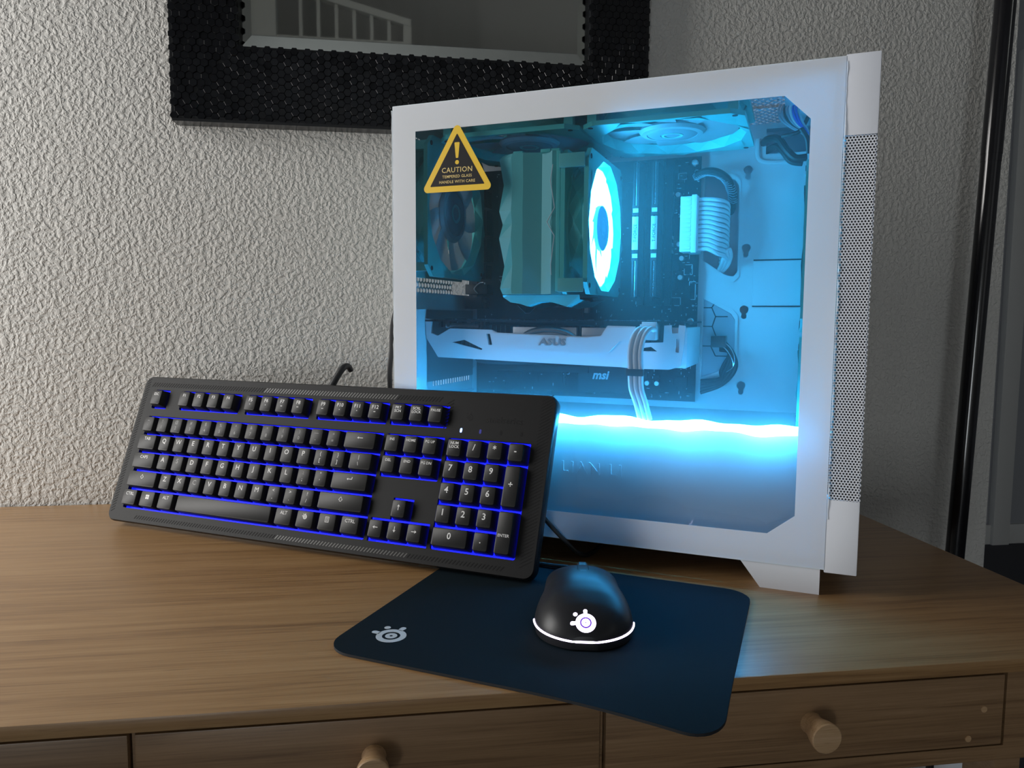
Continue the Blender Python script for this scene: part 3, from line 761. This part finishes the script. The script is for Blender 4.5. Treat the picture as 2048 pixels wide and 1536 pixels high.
put_mesh(tm, Matrix.Translation(Vector(F(234, 192.3, 31.4))*MM) @ Matrix.Rotation(PI/2, 4, 'X') @ Matrix.Diagonal((1.18, .95, 1, 1))); link('lettering', tm, 'steel', shd, 0)
G().box(116.5, 368, 210.4, 212.2, 33, 152, 0, F).build('circuit_board', 'pcb', gc)
hsx = G()
for k in range(44): 
    u = 146 + k*4.6; hsx.box(u, u+.6, 178, 207, 42, 140, 0, F)
hsx.build('fin_stack', 'heatsink', gc, 0)['kind'] = 'stuff'
G().box(213, 275, 196, 206, 38, 42, .5, F).box(170, 208, 197, 206, 38, 42, .5, F).build('heat_block', 'steel', gc)
G().tube([F(272, 190, 39), F(258, 201, 38.5), (-238, 38, 204), F(220, 200, 38.5), F(208, 190, 39)], 3, 10).build('heat_pipe', 'copper', gc)
G().tube([F(345, 206, 40), F(330, 207, 39.5), F(310, 206, 40)], 2.5, 8).build('heat_pipe', 'copper', gc)
gx = G()
for k in range(14): 
    u = 300+random.uniform(0, 55); gx.box(u, u+random.uniform(1.5, 5), 210.4-random.uniform(2, 6), 210.4, 36+random.uniform(0, 8), 50, 0, F)
gx.build('board_components', 'chip', gc, 0)
gk = G()
for k in range(60):
    u = random.uniform(130, 350); gk.box(u, u+random.uniform(.6, 2.2), 212.2, 212.2+random.uniform(.4, 1.2), 34+random.uniform(0, 30), 66, 0, F)
gk.build('solder_points', 'gold', gc, 0)
G().box(368, 370, 150, 222, 36, 152, 0, F).build('bracket', 'steel', gc)
for u in (185, 292):
    G().lathe([(0, 169.5), (40, 169.5), (42, 172), (42, 177), (0, 177)], lambda a, b, h: F(u+a, h, 92+b), 28).build('card_fan', 'chip', gc)
# ------------------------------------------------------------------ power plugs and wires
pcn = tag(case_thing('graphics_power_lead'), 'three white sleeved wires plugged into the top edge of the graphics card', 'cable')
G().box(138.5, 152.5, 196, 209.5, 24, 42, .7, F).build('plug', 'whitep', pcn)
for k in range(3):
    du = k*4.6
    G().tube([F(148-du*.9, 204.5, 26), F(152-du, 205.5, 20), F(156-du, 199, 16), F(158.5-du, 186, 15), F(158-du, 171, 15.5), F(157-du*.95, 155, 16), F(153-du*.9, 143, 17), F(149-du*.9, 128, 18)], 2.25, 10).build('wire', 'wire', pcn)
G().box(146.5, 161, 165.5, 171.5, 12.2, 18.8, .8, F).build('comb', 'black', pcn)
G().box(139, 152, 205.5, 211.5, 30, 40, .5, F).build('latch', 'whitep', pcn)
mp_ = tag(case_thing('board_power_lead'), 'wide white plug with a bundle of white wires beside the memory', 'cable')
pg_ = G().box(119.5, 136.5, 279.2, 332, 126, 149, .8, F).build('plug', 'whitep', mp_)
rb = G()
for k in range(12): rb.box(126, 135, 281.5+k*4.2, 284.4+k*4.2, 125, 127, .5, F)
rb.build('terminal_rib', 'whitep', pg_)
G().box(120.5, 125.5, 278, 333, 124, 130, .6, F).build('plug_collar', 'whitep', mp_)
for k in range(12):
    z = 281.6 + k*4.3
    G().tube([F(121, z, 131), F(110, z-.2, 130), F(101, z-1-(.3*(12-k)), 132), F(95.5, z-2-.35*(12-k), 139), F(94, z-4-.4*(12-k), 152), F(97, z-8, 170), F(103, z-10, 178)], 2.0, 8).build('wire', 'wire', mp_)
for k in range(3):
    G().tube([F(97-k*3, 282, 140), F(96-k*3, 276, 146), F(100-k*3, 268, 160), F(105-k*2, 262, 174)], 2.2, 8).build('wire', 'wire', mp_)
cpc = tag(case_thing('braided_cable'), 'black braided cable arching above the wide white plug', 'cable')
G().tube([F(125, 355, 152), F(116, 357.5, 148), F(106, 356, 146), F(97, 350, 147), F(92, 341, 151), F(90.5, 331, 158), F(95, 322, 172)], 4.6, 10).build('sleeve', 'rubber', cpc)
bs = G()
for ph in (0, 2.1, 4.2):
    pts = []
    P = catmull([Vector(F(*p)) for p in [(125, 355, 152), (116, 357.5, 148), (106, 356, 146), (97, 350, 147), (92, 341, 151), (90.5, 331, 158)]], 12)
    for i_, p in enumerate(P): pts.append(p + Vector((math.cos(i_*.9+ph)*4.5, math.sin(i_*.9+ph)*2.5-1, math.sin(i_*.9+ph)*4.5)))
    bs.tube(pts, .42, 5, False)
bs.build('braid', 'greywire', cpc)
st_ = tag(case_thing('data_cable'), 'black bundle of thin cables looping out of the tray opening beside the card', 'cable')
G().box(91, 105, 187, 198, 132, 150, .8, F).build('plug', 'black', st_)
for k in range(5):
    d = k*3.0
    G().tube([F(97, 195-d*.9, 140+k), F(90-d*.1, 189-d*.5, 140), F(83.5+d*.4, 180-d*.2, 139), F(81+d*.9, 169+d*.2, 140), F(86+d*.8, 158+d*.4, 144), F(97, 148+d*.6, 150), F(116, 140+d, 156)], 1.9, 8).build('wire', 'rubber', st_)
for k in range(2):
    G().tube([F(95, 193-k*4, 137), F(87+k*2, 187-k*4, 136.5), F(82.5+k*2, 177-k*2, 136.5), F(84, 168, 137.5), F(90, 163, 141)], .5, 6).build('wire', 'silver', st_)
fpc = tag(case_thing('front_port_cable'), 'ribbon of grey and blue wires curving down in the top corner of the window', 'cable')
for k in range(8):
    d = k*2.2
    G().tube([F(46-d*1.0, 409-d*.1, 112), F(49.5-d*1.1, 402-d*.1, 110), F(47.5-d*1.1, 393-d*.05, 109), F(40-d*.8, 386, 110), F(31-d*.4, 381+d*.1, 112), F(24, 377+d*.2, 116)], 1.15, 6).build('wire', ('greywire', 'greywire', 'rubber', 'greywire', 'whitep', 'bluewire', 'bluewire', 'greywire')[k], fpc)
bk = tag(case_thing('front_fan_cable'), 'two thick black cables snaking from the upper tray opening', 'cable')
G().tube([F(66, 386, 176), F(60, 385, 150), F(50, 382, 138), F(42, 370, 132), F(34, 362, 130), F(24, 362, 130)], 3.4, 10).build('wire', 'rubber', bk)
G().tube([F(62, 380, 178), F(52, 378, 150), F(46, 372, 140), F(38, 361, 136), F(28, 358, 134)], 3.2, 10).build('wire', 'rubber', bk)
G().tube([F(46, 379, 116), F(37, 379.5, 112), F(31, 381.5, 111), F(27, 388, 112), F(23, 397, 114)], 1.8, 8).build('wire', 'rubber', bk)
G().tube([F(30, 383, 108), F(24.5, 374, 110), F(23, 362, 114)], 2.2, 8).build('wire', 'rubber', bk)

# lower front fan
make_fan('case_fan', 74, (24, 163, 68), 'u+', 'lower front fan of the case, a thin mint strip below the upper one', FG)

# LED strip along the shroud edge
ls = tag(case_thing('light_strip'), 'glaring white-blue light strip lying along the edge of the lower shroud', 'light')
pts = [F(u, 125.4 + .9*math.sin(u*.085) + .5*math.sin(u*.21), 15.0 + .8*math.sin(u*.11)) for u in range(12, 360, 6)]
G().tube([(p[0], p[1]+2.6, p[2]-1.0) for p in pts], 1.8, 6, False).build('strip_backing', 'ledbase', ls)
G().tube(pts, lambda f: 3.3+1.6*math.sin(f*17)**2, 10, False).build('glowing_tube', 'ledstrip', ls)

# ------------------------------------------------------------------ keyboard
U = 19.05
kb = tag(bpy.data.objects.new('keyboard', None), 'black full-size keyboard with blue backlight leaning against the computer', 'keyboard'); COL.objects.link(kb)
def eul(a, b, c):
    return Matrix.Rotation(a, 3, 'Z') @ Matrix.Rotation(b, 3, 'X') @ Matrix.Rotation(c, 3, 'Y')
km = eul(-.52497, 1.18384, .0012).to_4x4(); km.translation = Vector((-271.85, 813.96, 102.4))*MM
kb.matrix_world = km
FY = 28.75
def cl(x0, x1, y0, y1): return rrect(x0*U-.6, x1*U+.6, y0-.7, y1+.7, 1.6, 3)
yr = lambda r: -r*U
ft, fb = FY+U/2, FY-U/2
holes = [cl(0, 1, fb, ft), cl(2, 6, fb, ft), cl(6.5, 10.5, fb, ft), cl(11, 15, fb, ft), cl(15.25, 18.25, fb, ft),
         cl(0, 15, yr(4.5), yr(-.5)), cl(15.25, 18.25, yr(1.5), yr(-.5)), cl(18.5, 22.5, yr(4.5), yr(-.5))]
e_ = .7
holes.append([(15.25*U-e_, yr(4.5)-e_), (18.25*U+e_, yr(4.5)-e_), (18.25*U+e_, yr(3.5)+e_), (17.25*U+e_, yr(3.5)+e_), (17.25*U+e_, yr(2.5)+e_), (16.25*U-e_, yr(2.5)+e_), (16.25*U-e_, yr(3.5)+e_), (15.25*U-e_, yr(3.5)+e_)])
KX0, KX1, KY0, KY1, TOP = -17.5, 446, -99.5, 52.5, -7.2
out_ = rrect(KX0, KX1, KY0, KY1, 8, 6)
G().prism(out_, TOP, TOP-3, holes=holes).build('top_plate', 'kbody', kb, 0)
def kring(grow, z, dy=0): return [(x, y+dy, z) for x, y in rrect(KX0-grow, KX1+grow, KY0-grow, KY1+grow, 8+grow, 6)]
sd = G().loft([kring(0, TOP-.02), kring(.9, TOP-1.0), kring(1.4, TOP-3), kring(1.2, TOP-10), kring(-1.5, TOP-17)], cap0=False)
sd.build('case_bottom', 'kside', kb, 30)
G().box(-2, 22.5*U+2, KY0+8, KY1-8, TOP-7.5, TOP-5.6).build('backlight_plate', 'kglow', kb, 0)
# key table: (left, row, width, height, legend)
K = []
def run(x, r, names, w=1):
    for n_ in names: K.append((x, r, w, 1, n_)); x += w
K.append((0, 'f', 1, 1, 'ESC')); run(2, 'f', ['F1', 'F2', 'F3', 'F4']); run(6.5, 'f', ['F5|=', 'F6|o', 'F7|<<', 'F8|>|']); run(11, 'f', ['F9|>>', 'F10|*', 'F11|*', 'F12|<x'])
run(15.25, 'f', ['PRT\nSCN', 'SCRL\nLOCK', 'PAUSE'])
run(0, 0, ['~_`', '!_1', '@_2', '#_3', '$_4', '%_5', '^_6', '&_7', '*_8', '(_9', ')_0', '—_-', '+_=']); K.append((13, 0, 2, 1, 'AL'))
run(15.25, 0, ['INS', 'HOME', 'PG UP']); run(18.5, 0, ['NUM\nLOCK', 'D/', 'D*', 'D-'])
K.append((0, 1, 1.5, 1, 'TAB')); run(1.5, 1, list('QWERTYUIOP') + ['{_[', '}_]']); K.append((13.5, 1, 1.5, 1, '|_\\'))
run(15.25, 1, ['DEL', 'END', 'PG DN']); run(18.5, 1, ['D7', 'D8', 'D9']); K.append((21.5, 1, 1, 2, 'D+'))
K.append((0, 2, 1.75, 1, 'CAPS')); run(1.75, 2, list('ASDFGHJKL') + [':_;', '"_\'']); K.append((12.75, 2, 2.25, 1, 'AE'))
run(18.5, 2, ['D4', 'D5', 'D6'])
K.append((0, 3, 2.25, 1, 'AS')); run(2.25, 3, list('ZXCVBNM') + ['<_,', '>_.', '?_/']); K.append((12.25, 3, 2.75, 1, 'AS'))
K.append((16.25, 3, 1, 1, 'AU')); run(18.5, 3, ['D1', 'D2', 'D3']); K.append((21.5, 3, 1, 2, 'ENTER'))
run(0, 4, ['CTRL', 'WIN', 'ALT'], 1.25); K.append((3.75, 4, 6.25, 1, '')); run(10, 4, ['ALT', 'LOGO', 'MENU', 'CTRL'], 1.25)
run(15.25, 4, ['AL', 'AD', 'AR']); K.append((18.5, 4, 2, 1, 'D0')); K.append((20.5, 4, 1, 1, 'D.'))
cap_cache = {}
def cap_mesh(w, h):
    if (w, h) in cap_cache: return cap_cache[(w, h)]
    bw, bh = w*U-1.5, h*U-1.5; tw, t_h = w*U-6.6, h*U-4.6
    def ring(a, b, r, z, dy): return [(x, y+dy, z) for x, y in rrect(-a/2, a/2, -b/2, b/2, r, 3)]
    c = G().loft([ring(bw, bh, 1.2, -11.0, 0), ring(bw-.3, bh-.3, 1.3, -9.6, 0), ring(tw+.5, t_h+.5, 1.5, -.6, .5), ring(tw+.1, t_h+.1, 1.4, -.12, .5), ring(tw-.3, t_h-.3, 1.3, 0, .5)])
    bmesh.ops.recalc_face_normals(c.bm, faces=c.bm.faces)
    me = bpy.data.meshes.new('keycap'); c.bm.to_mesh(me); c.bm.free(); me.materials.append(M['keycap'])
    me.polygons.foreach_set('use_smooth', [True]*len(me.polygons)); me.set_sharp_from_angle(angle=math.radians(35))
    cap_cache[(w, h)] = me; return me
def logo2d(g_, cx, cy, r, h0, h1, angs, f=ident, ring_in=.60, disc=.40, dot=.11):
    g_.prism(circ(cx, cy, r, 32), h0, h1, f, holes=[circ(cx, cy, r*ring_in, 28)])
    g_.prism(circ(cx, cy, r*disc, 24), h0, h1, f, holes=[circ(cx, cy, r*dot, 10)])
    for a, kind in angs:
        c, s_ = math.cos(a), math.sin(a)
        if kind == 'dot': g_.prism(circ(cx+c*r*1.36, cy+s_*r*1.36, r*.22, 14), h0, h1, f)
        else:
            e = [(cx+c*r*.93 - s_*r*.17, cy+s_*r*.93 + c*r*.17)]
            for k in range(9):
                b = a + PI/2 - PI*k/8; e.append((cx+c*r*1.32 + math.cos(b)*r*.2, cy+s_*r*1.32 + math.sin(b)*r*.2))
            e.append((cx+c*r*.93 + s_*r*.17, cy+s_*r*.93 - c*r*.17)); g_.prism(e, h0, h1, f)
def arrow(g_, ang, L=4.2, w=.55, hd=1.7, cx=0, cy=0):
    c, s_ = math.cos(ang), math.sin(ang)
    def T(p): return (cx + p[0]*c-p[1]*s_, cy + p[0]*s_+p[1]*c)
    g_.prism([T(p) for p in ((-L/2, -w/2), (L/2-hd*.7, -w/2), (L/2-hd*.7, w/2), (-L/2, w/2))], 0, .06)
    g_.prism([T(p) for p in ((L/2, 0), (L/2-hd, hd*.72), (L/2-hd*.75, 0), (L/2-hd, -hd*.72))], 0, .06)
def glyph(txt, size, x, y, bold=.05):
    return put_mesh(text_mesh(txt, size, bold), Matrix.Translation((x*MM, y*MM, .00005)))
for x, r, w, h, lg in K:
    cxk = (x+w/2)*U; cyk = FY if r == 'f' else -r*U - (h-1)*U/2
    o = bpy.data.objects.new('keycap', cap_mesh(w, h)); COL.objects.link(o); o.parent = kb; o.location = (cxk*MM, cyk*MM, 0)
    if not lg: continue
    parts = []; g_ = G(); dim = lg in ('S', 'C') or (r == 0 and '_' in lg)
    if lg == 'AL' and w == 2: arrow(g_, PI, 6, cy=2.6)
    elif lg in ('AL', 'AR', 'AU', 'AD'): arrow(g_, {'AL': PI, 'AR': 0, 'AU': PI/2, 'AD': -PI/2}[lg], 5, .6, 2.0, cy=1.6)
    elif lg == 'AE':
        arrow(g_, PI, 5.5, cy=2.4); g_.prism(rect(2.4, 3, 2.4, 4.4), 0, .06)
    elif lg == 'AS':
        for a, b in (((-2, 2.2), (0, 5)), ((0, 5), (2, 2.2)), ((2, 2.2), (.9, 2.2)), ((.9, 2.2), (.9, 1)), ((.9, 1), (-.9, 1)), ((-.9, 1), (-.9, 2.2)), ((-.9, 2.2), (-2, 2.2))):
            d = (Vector(b)-Vector(a)); n_ = Vector((-d.y, d.x)).normalized()*.2; A_, B_ = Vector(a), Vector(b)
            g_.prism([tuple(A_+n_), tuple(B_+n_), tuple(B_-n_), tuple(A_-n_)], 0, .06)
    elif lg == 'WIN':
        for a in (-1.15, 1.15):
            for b in (1.3, 3.6): g_.box(a-1, a+1, b-1, b+1, 0, .06)
    elif lg == 'MENU':
        g_.prism(rect(-2, 2, .2, 5.2), 0, .06, holes=[rect(-1.55, 1.55, .65, 4.75)])
        for b in (1.6, 2.7, 3.8): g_.prism(rect(-1, 1, b-.2, b+.2), 0, .06)
    elif lg == 'LOGO': logo2d(g_, 0, 2.6, 2.1, 0, .06, [(2.9, 'k'), (2.2, 'dot'), (1.5, 'k')])
    elif '_' in lg and len(lg) == 3:
        a, b = lg.split('_'); parts += [glyph(a, 4.6, -2 if w > 1 else -.4, 4.0, .02), glyph(b, 4.6, -2 if w > 1 else -.4, -2.2, .02)]
    elif '|' in lg and r == 'f':
        a, b = lg.split('|', 1); parts.append(glyph(a, 5.0, -.2, 3.4))
        for k, c in enumerate(b): g_.prism(circ(-.2+(k-(len(b)-1)/2)*1.1, -.9, .5, 6), 0, .06)
    elif lg[0] == 'D' and len(lg) == 2: parts.append(glyph(lg[1], 7.6, -.3, 1.6, .1))
    elif '\n' in lg:
        a, b = lg.split('\n'); parts += [glyph(a, 3.5, 0, 4.4), glyph(b, 3.5, 0, 1.2)]
    elif len(lg) == 1: parts.append(glyph(lg, 6.6, -.5, 2.6, .0 if lg in 'MWN' else .05))
    elif r == 'f' and lg != 'PAUSE' or lg in ('ALT', 'CTRL', 'TAB', 'CAPS'): parts.append(glyph(lg, 4.4 if lg != 'ESC' else 4.0, 0, 3.8, .03))
    else: parts.append(glyph(lg, 3.4, 0, 3.8 if h == 1 else -2, .03))
    me = bpy.data.meshes.new('g'); g_.bm.to_mesh(me); g_.bm.free(); parts.append(me)
    lo = link('legend', join_mesh(parts), 'legdim' if dim else 'legend', o, 0); lo.location = (0, 0, .00004)
# indicator lights
for k, x in enumerate((362.5, 381, 400.3, 419.3)):
    G().prism(rrect(x-1.0, x+1.0, 15.6, 19.6, .95, 4), TOP-.05, TOP+.12).build('indicator', ('kled', 'kledd', 'deboss', 'deboss')[k], kb, 0)
# debossed maker's mark
tm = text_mesh('steelseries', 8.2, .05, 0, spacing=1.0)
put_mesh(tm, Matrix.Translation((402*MM, 28.5*MM, (TOP+.04)*MM)))
lg_ = G(); logo2d(lg_, 369, 29.5, 3.0, TOP, TOP+.04, [(3.1, 'k'), (2.3, 'dot'), (1.5, 'k')]); me = bpy.data.meshes.new('l'); lg_.bm.to_mesh(me); lg_.bm.free()
link('maker_mark', join_mesh([tm, me]), 'deboss', kb, 0)
# slanted ribs on the bezel
lt, dk = G(), G()
def slash(g_, x, y0, y1, w=1.15, sl=3.4): g_.prism([(x, y0), (x+w, y0), (x+w+sl, y1), (x+sl, y1)], TOP-.02, TOP+.14)
x = -8
while x < 338:
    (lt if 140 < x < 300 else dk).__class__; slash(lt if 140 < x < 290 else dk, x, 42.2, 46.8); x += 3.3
x = 18
while x < 420:
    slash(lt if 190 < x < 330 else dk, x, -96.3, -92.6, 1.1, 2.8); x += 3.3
y = -92
while y < 48:
    dk.prism([(-15.2, y), (-15.2, y+.9), (-11, y+3.6), (-11, y+2.7)], TOP-.02, TOP+.12); dk.prism([(434, y), (434, y+.8), (443.5, y+6.8), (443.5, y+6)], TOP-.02, TOP+.08); y += 2.9
y = 18
while y < 42: dk.prism([(345, y), (345, y+1.1), (351, y+5), (351, y+3.9)], TOP-.02, TOP+.12); y += 3.2
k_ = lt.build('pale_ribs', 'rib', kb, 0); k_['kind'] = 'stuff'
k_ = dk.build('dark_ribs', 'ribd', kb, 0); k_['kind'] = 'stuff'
# cable with its strain relief
cb = G().tube([(209, 44, -17), (211.5, 54, -16.5), (215.5, 65, -16.5), (219, 74, -18), (220.5, 78, -23), (220, 76, -30)], lambda f: 3.7-.9*f, 12).build('cable', 'rubber', kb)
G().box(203, 218, 48, 55, -23, -12, 1).build('strain_relief', 'rubber', cb)

# ------------------------------------------------------------------ mouse pad
PX, PY, PA, PW, PH = -54.63, 472.23, -0.52318, 250, 212
mp = tag(empty('mouse_pad', (PX, PY, 0), PA), 'thin dark mouse pad under the mouse, its corner drooping over the desk edge', 'mouse pad')
ca, sa = math.cos(PA), math.sin(PA)
def droop(x, y):
    wy = PY + x*sa + y*ca; d = max(0, 402-wy)
    return -.0021*d*d - .02*d
def padpt(i_, j, n_, m_, z, r=21):
    y = PH*j/m_
    if y < r: ins = r-math.sqrt(max(0, r*r-(r-y)**2))
    elif y > PH-r: ins = r-math.sqrt(max(0, r*r-(y-PH+r)**2))
    else: ins = 0
    x = ins + (PW-2*ins)*i_/n_
    return (x, y, z + droop(x, y))
NI, NJ = 44, 60
jj = sorted(set([PH*k/40 for k in range(41)] + [21*(1-math.cos(PI/2*k/8)) for k in range(9)] + [PH-21*(1-math.cos(PI/2*k/8)) for k in range(9)]))
def padsheet(z): return [[padpt(i_, y, NI, PH, z) for i_ in range(NI+1)] for y in jj]
ps = G(); ps.loft(padsheet(2.0), closed=False); ps.build('cloth_top', 'pad', mp, 40)
pe = G(); top_, bot = padsheet(1.98), padsheet(.25); pe.loft(bot, closed=False)
loop = lambda sh_: sh_[0] + [r[-1] for r in sh_[1:]] + sh_[-1][::-1][1:] + [r[0] for r in sh_[::-1]][1:-1]
pe.loft([loop(top_), loop(bot)], cap0=False, cap1=False); pe.build('rubber_edge', 'padedge', mp, 40)
pl_ = G(); logo2d(pl_, 0, 0, 10.2, 0, .1, [(2.62, 'k'), (1.85, 'dot'), (1.02, 'k')])
bl_ = pl_.build('printed_logo', 'print', mp, 0); lw = Vector((-10-PX, 485.5-PY)); bl_.location = ((lw.x*ca+lw.y*sa)*MM, (-lw.x*sa+lw.y*ca)*MM, 2.05*MM); bl_.rotation_euler = (0, 0, -PA-.09)

# ------------------------------------------------------------------ mouse
ms = tag(empty('mouse', (112.5, 444.5, 2.1), -.215), 'black mouse with a glowing logo and light ring on the mouse pad', 'mouse')
NS, NA = 40, 28
def mw(s):   # half width along the length
    if s < 34: return 33.8*math.sqrt(max(0, 1-((34-s)/34)**2.25))
    if s < 75: return 33.8 - 4.8*(1-math.cos((s-34)/41*PI))/2
    if s < 104: return 29 - 1.2*(s-75)/29
    return 27.8*math.sqrt(max(0, 1-((s-104)/17.5)**2.6))
def mh(s):
    P = [(a_, 5.5+(b_-5.5)*.94) for a_, b_ in [(0, 8.5), (3, 14), (8, 20.5), (16, 27), (28, 32.4), (42, 35.2), (54, 35.8), (68, 34.4), (85, 30), (102, 23.5), (115, 18), (121.5, 13)]]
    for (a, b), (c, d) in zip(P, P[1:]):
        if a <= s <= c: return b+(d-b)*(s-a)/(c-a)
    return 13
sts = [122*(.5-.5*math.cos(PI*k/NS))*.985+.9 for k in range(NS+1)]
rings = []
for s in sts:
    wv, hv = max(mw(s), .6), mh(s); ring = []
    for k in range(NA+1):
        a = PI*k/NA; c, sn = math.cos(a), math.sin(a)
        ex_ = 2/2.35
        x = wv*math.copysign(abs(c)**ex_, c); z = 5.5 + (hv-5.5)*abs(sn)**ex_
        x *= 1 - .10*max(0, (z-5.5)/(37-5.5))
        ring.append((x, s, z))
    rings.append([(wv*.97, s, 1.0)] + ring + [(-wv*.97, s, 1.0)])
sg_ = G().loft(rings)
body = sg_.build('shell', 'mouse', ms, 60)
bvh = BVHTree.FromPolygons([v.co.copy() for v in body.data.vertices], [p.vertices[:] for p in body.data.polygons])
# light ring round the back
rp_ = []
for k in range(49):
    s = 31*(abs(k-24)/24)**1.9+.0; sg1 = -1 if k < 24 else 1
    w_ = mw(max(s, .02)); rp_.append((sg1*(w_*.995 if s > .3 else w_), s+.7 if s < 1 else s+.35, 6.2+1.2*(abs(k-24)/24)))
G().tube([rp_[0]] + [p for i_, p in enumerate(rp_) if 0 < i_ < 48 and abs(i_-24) > 1] + [rp_[48]], .8, 8).build('light_ring', 'mled', ms)
# glowing logo laid on the shell
lg_ = G(); logo2d(lg_, 0, 0, 6.6, 0, .12, [(3.2, 'k'), (2.42, 'dot'), (1.6, 'k')], ring_in=.57, disc=.43, dot=.06)
lr = G().prism(circ(0, 0, 6.6*.57, 28), 0, .1, holes=[circ(0, 0, 6.6*.43, 24)]).prism(circ(0, 0, .4, 10), 0, .1)
def drape(g_, off):
    nd = Vector((0, -.55, .835)); tv = Vector((0, .835, .55)); C0 = Vector((.6, 6.0, 17))*MM
    bmesh.ops.triangulate(g_.bm, faces=g_.bm.faces)
    for v in g_.bm.verts:
        p = C0 + Vector((v.co.x, 0, 0)) + tv*v.co.y*.9
        hit = bvh.ray_cast(p + nd*.05, -nd)
        if hit[0]: v.co = hit[0] + hit[1]*off + nd*v.co.z
drape(lg_, .00005); lg_.build('glowing_logo', 'mled', ms, 0); drape(lr, .00013); lr.build('logo_ring', 'mledv', ms, 0)
# buttons gap, wheel, cable
bt = G()
for sx in (-1, 1):
    a_, b_ = [], []
    for k in range(12):
        s = 60 + 58*k/11
        for L_, xx in ((a_, sx*4.2), (b_, sx*3.5)):
            hit = bvh.ray_cast(Vector((xx, s, 60))*MM, Vector((0, 0, -1))); z = hit[0].z/MM if hit[0] else 14
            L_.append((xx, s, z+.12))
    bt.loft([a_, b_], closed=False)
bt.build('button_gap', 'blackm', ms, 0)
G().lathe([(0, -3.6), (9.6, -3.6), (10.6, -2.4), (10.6, 2.4), (9.6, 3.6), (0, 3.6)], lambda a, b, h: (h, 88+a, 18.6+b), 28).build('scroll_wheel', 'rubber', ms)
G().box(-2.4, 2.4, 55, 62, 27, 33.7, .6).build('dpi_button', 'black', ms)
# mouse cable: world path converted to the mouse frame
def mloc(x, y, z):
    dx, dy = x-112.5, y-444.5; c, s_ = math.cos(.215), math.sin(.215); return (dx*c-dy*s_, dx*s_+dy*c, z-2.1)
G().tube([mloc(137, 558, 9), mloc(146, 578, 6.5), mloc(143, 594, 4.6), mloc(116, 609, 4.4), mloc(70, 640, 3), mloc(20, 690, 2)], 1.7, 8).build('cable', 'rubber', ms)
kc = tag(case_thing('usb_cable'), 'black cable running down from behind the keyboard and under the case', 'cable')
G().tube([F(262, 72, -16), F(240, 56, -11), F(224, 36, -6), F(207, 19, -3.5), F(197, 7, 6), F(192, 2.4, 30), F(190, 2.4, 100)], 2.0, 10).build('cord', 'rubber', kc)
pwc = G().tube([(40, 800, 225), (0, 780, 232), (-11, 762, 210), (-13, 760, 180), (-15, 760, 150), (-10, 765, 90), (10, 790, 3), (60, 830, 3)], 2.6, 10).build('power_cord', 'rubber')
tag(pwc, 'black power cord hanging behind the left edge of the computer', 'cable')
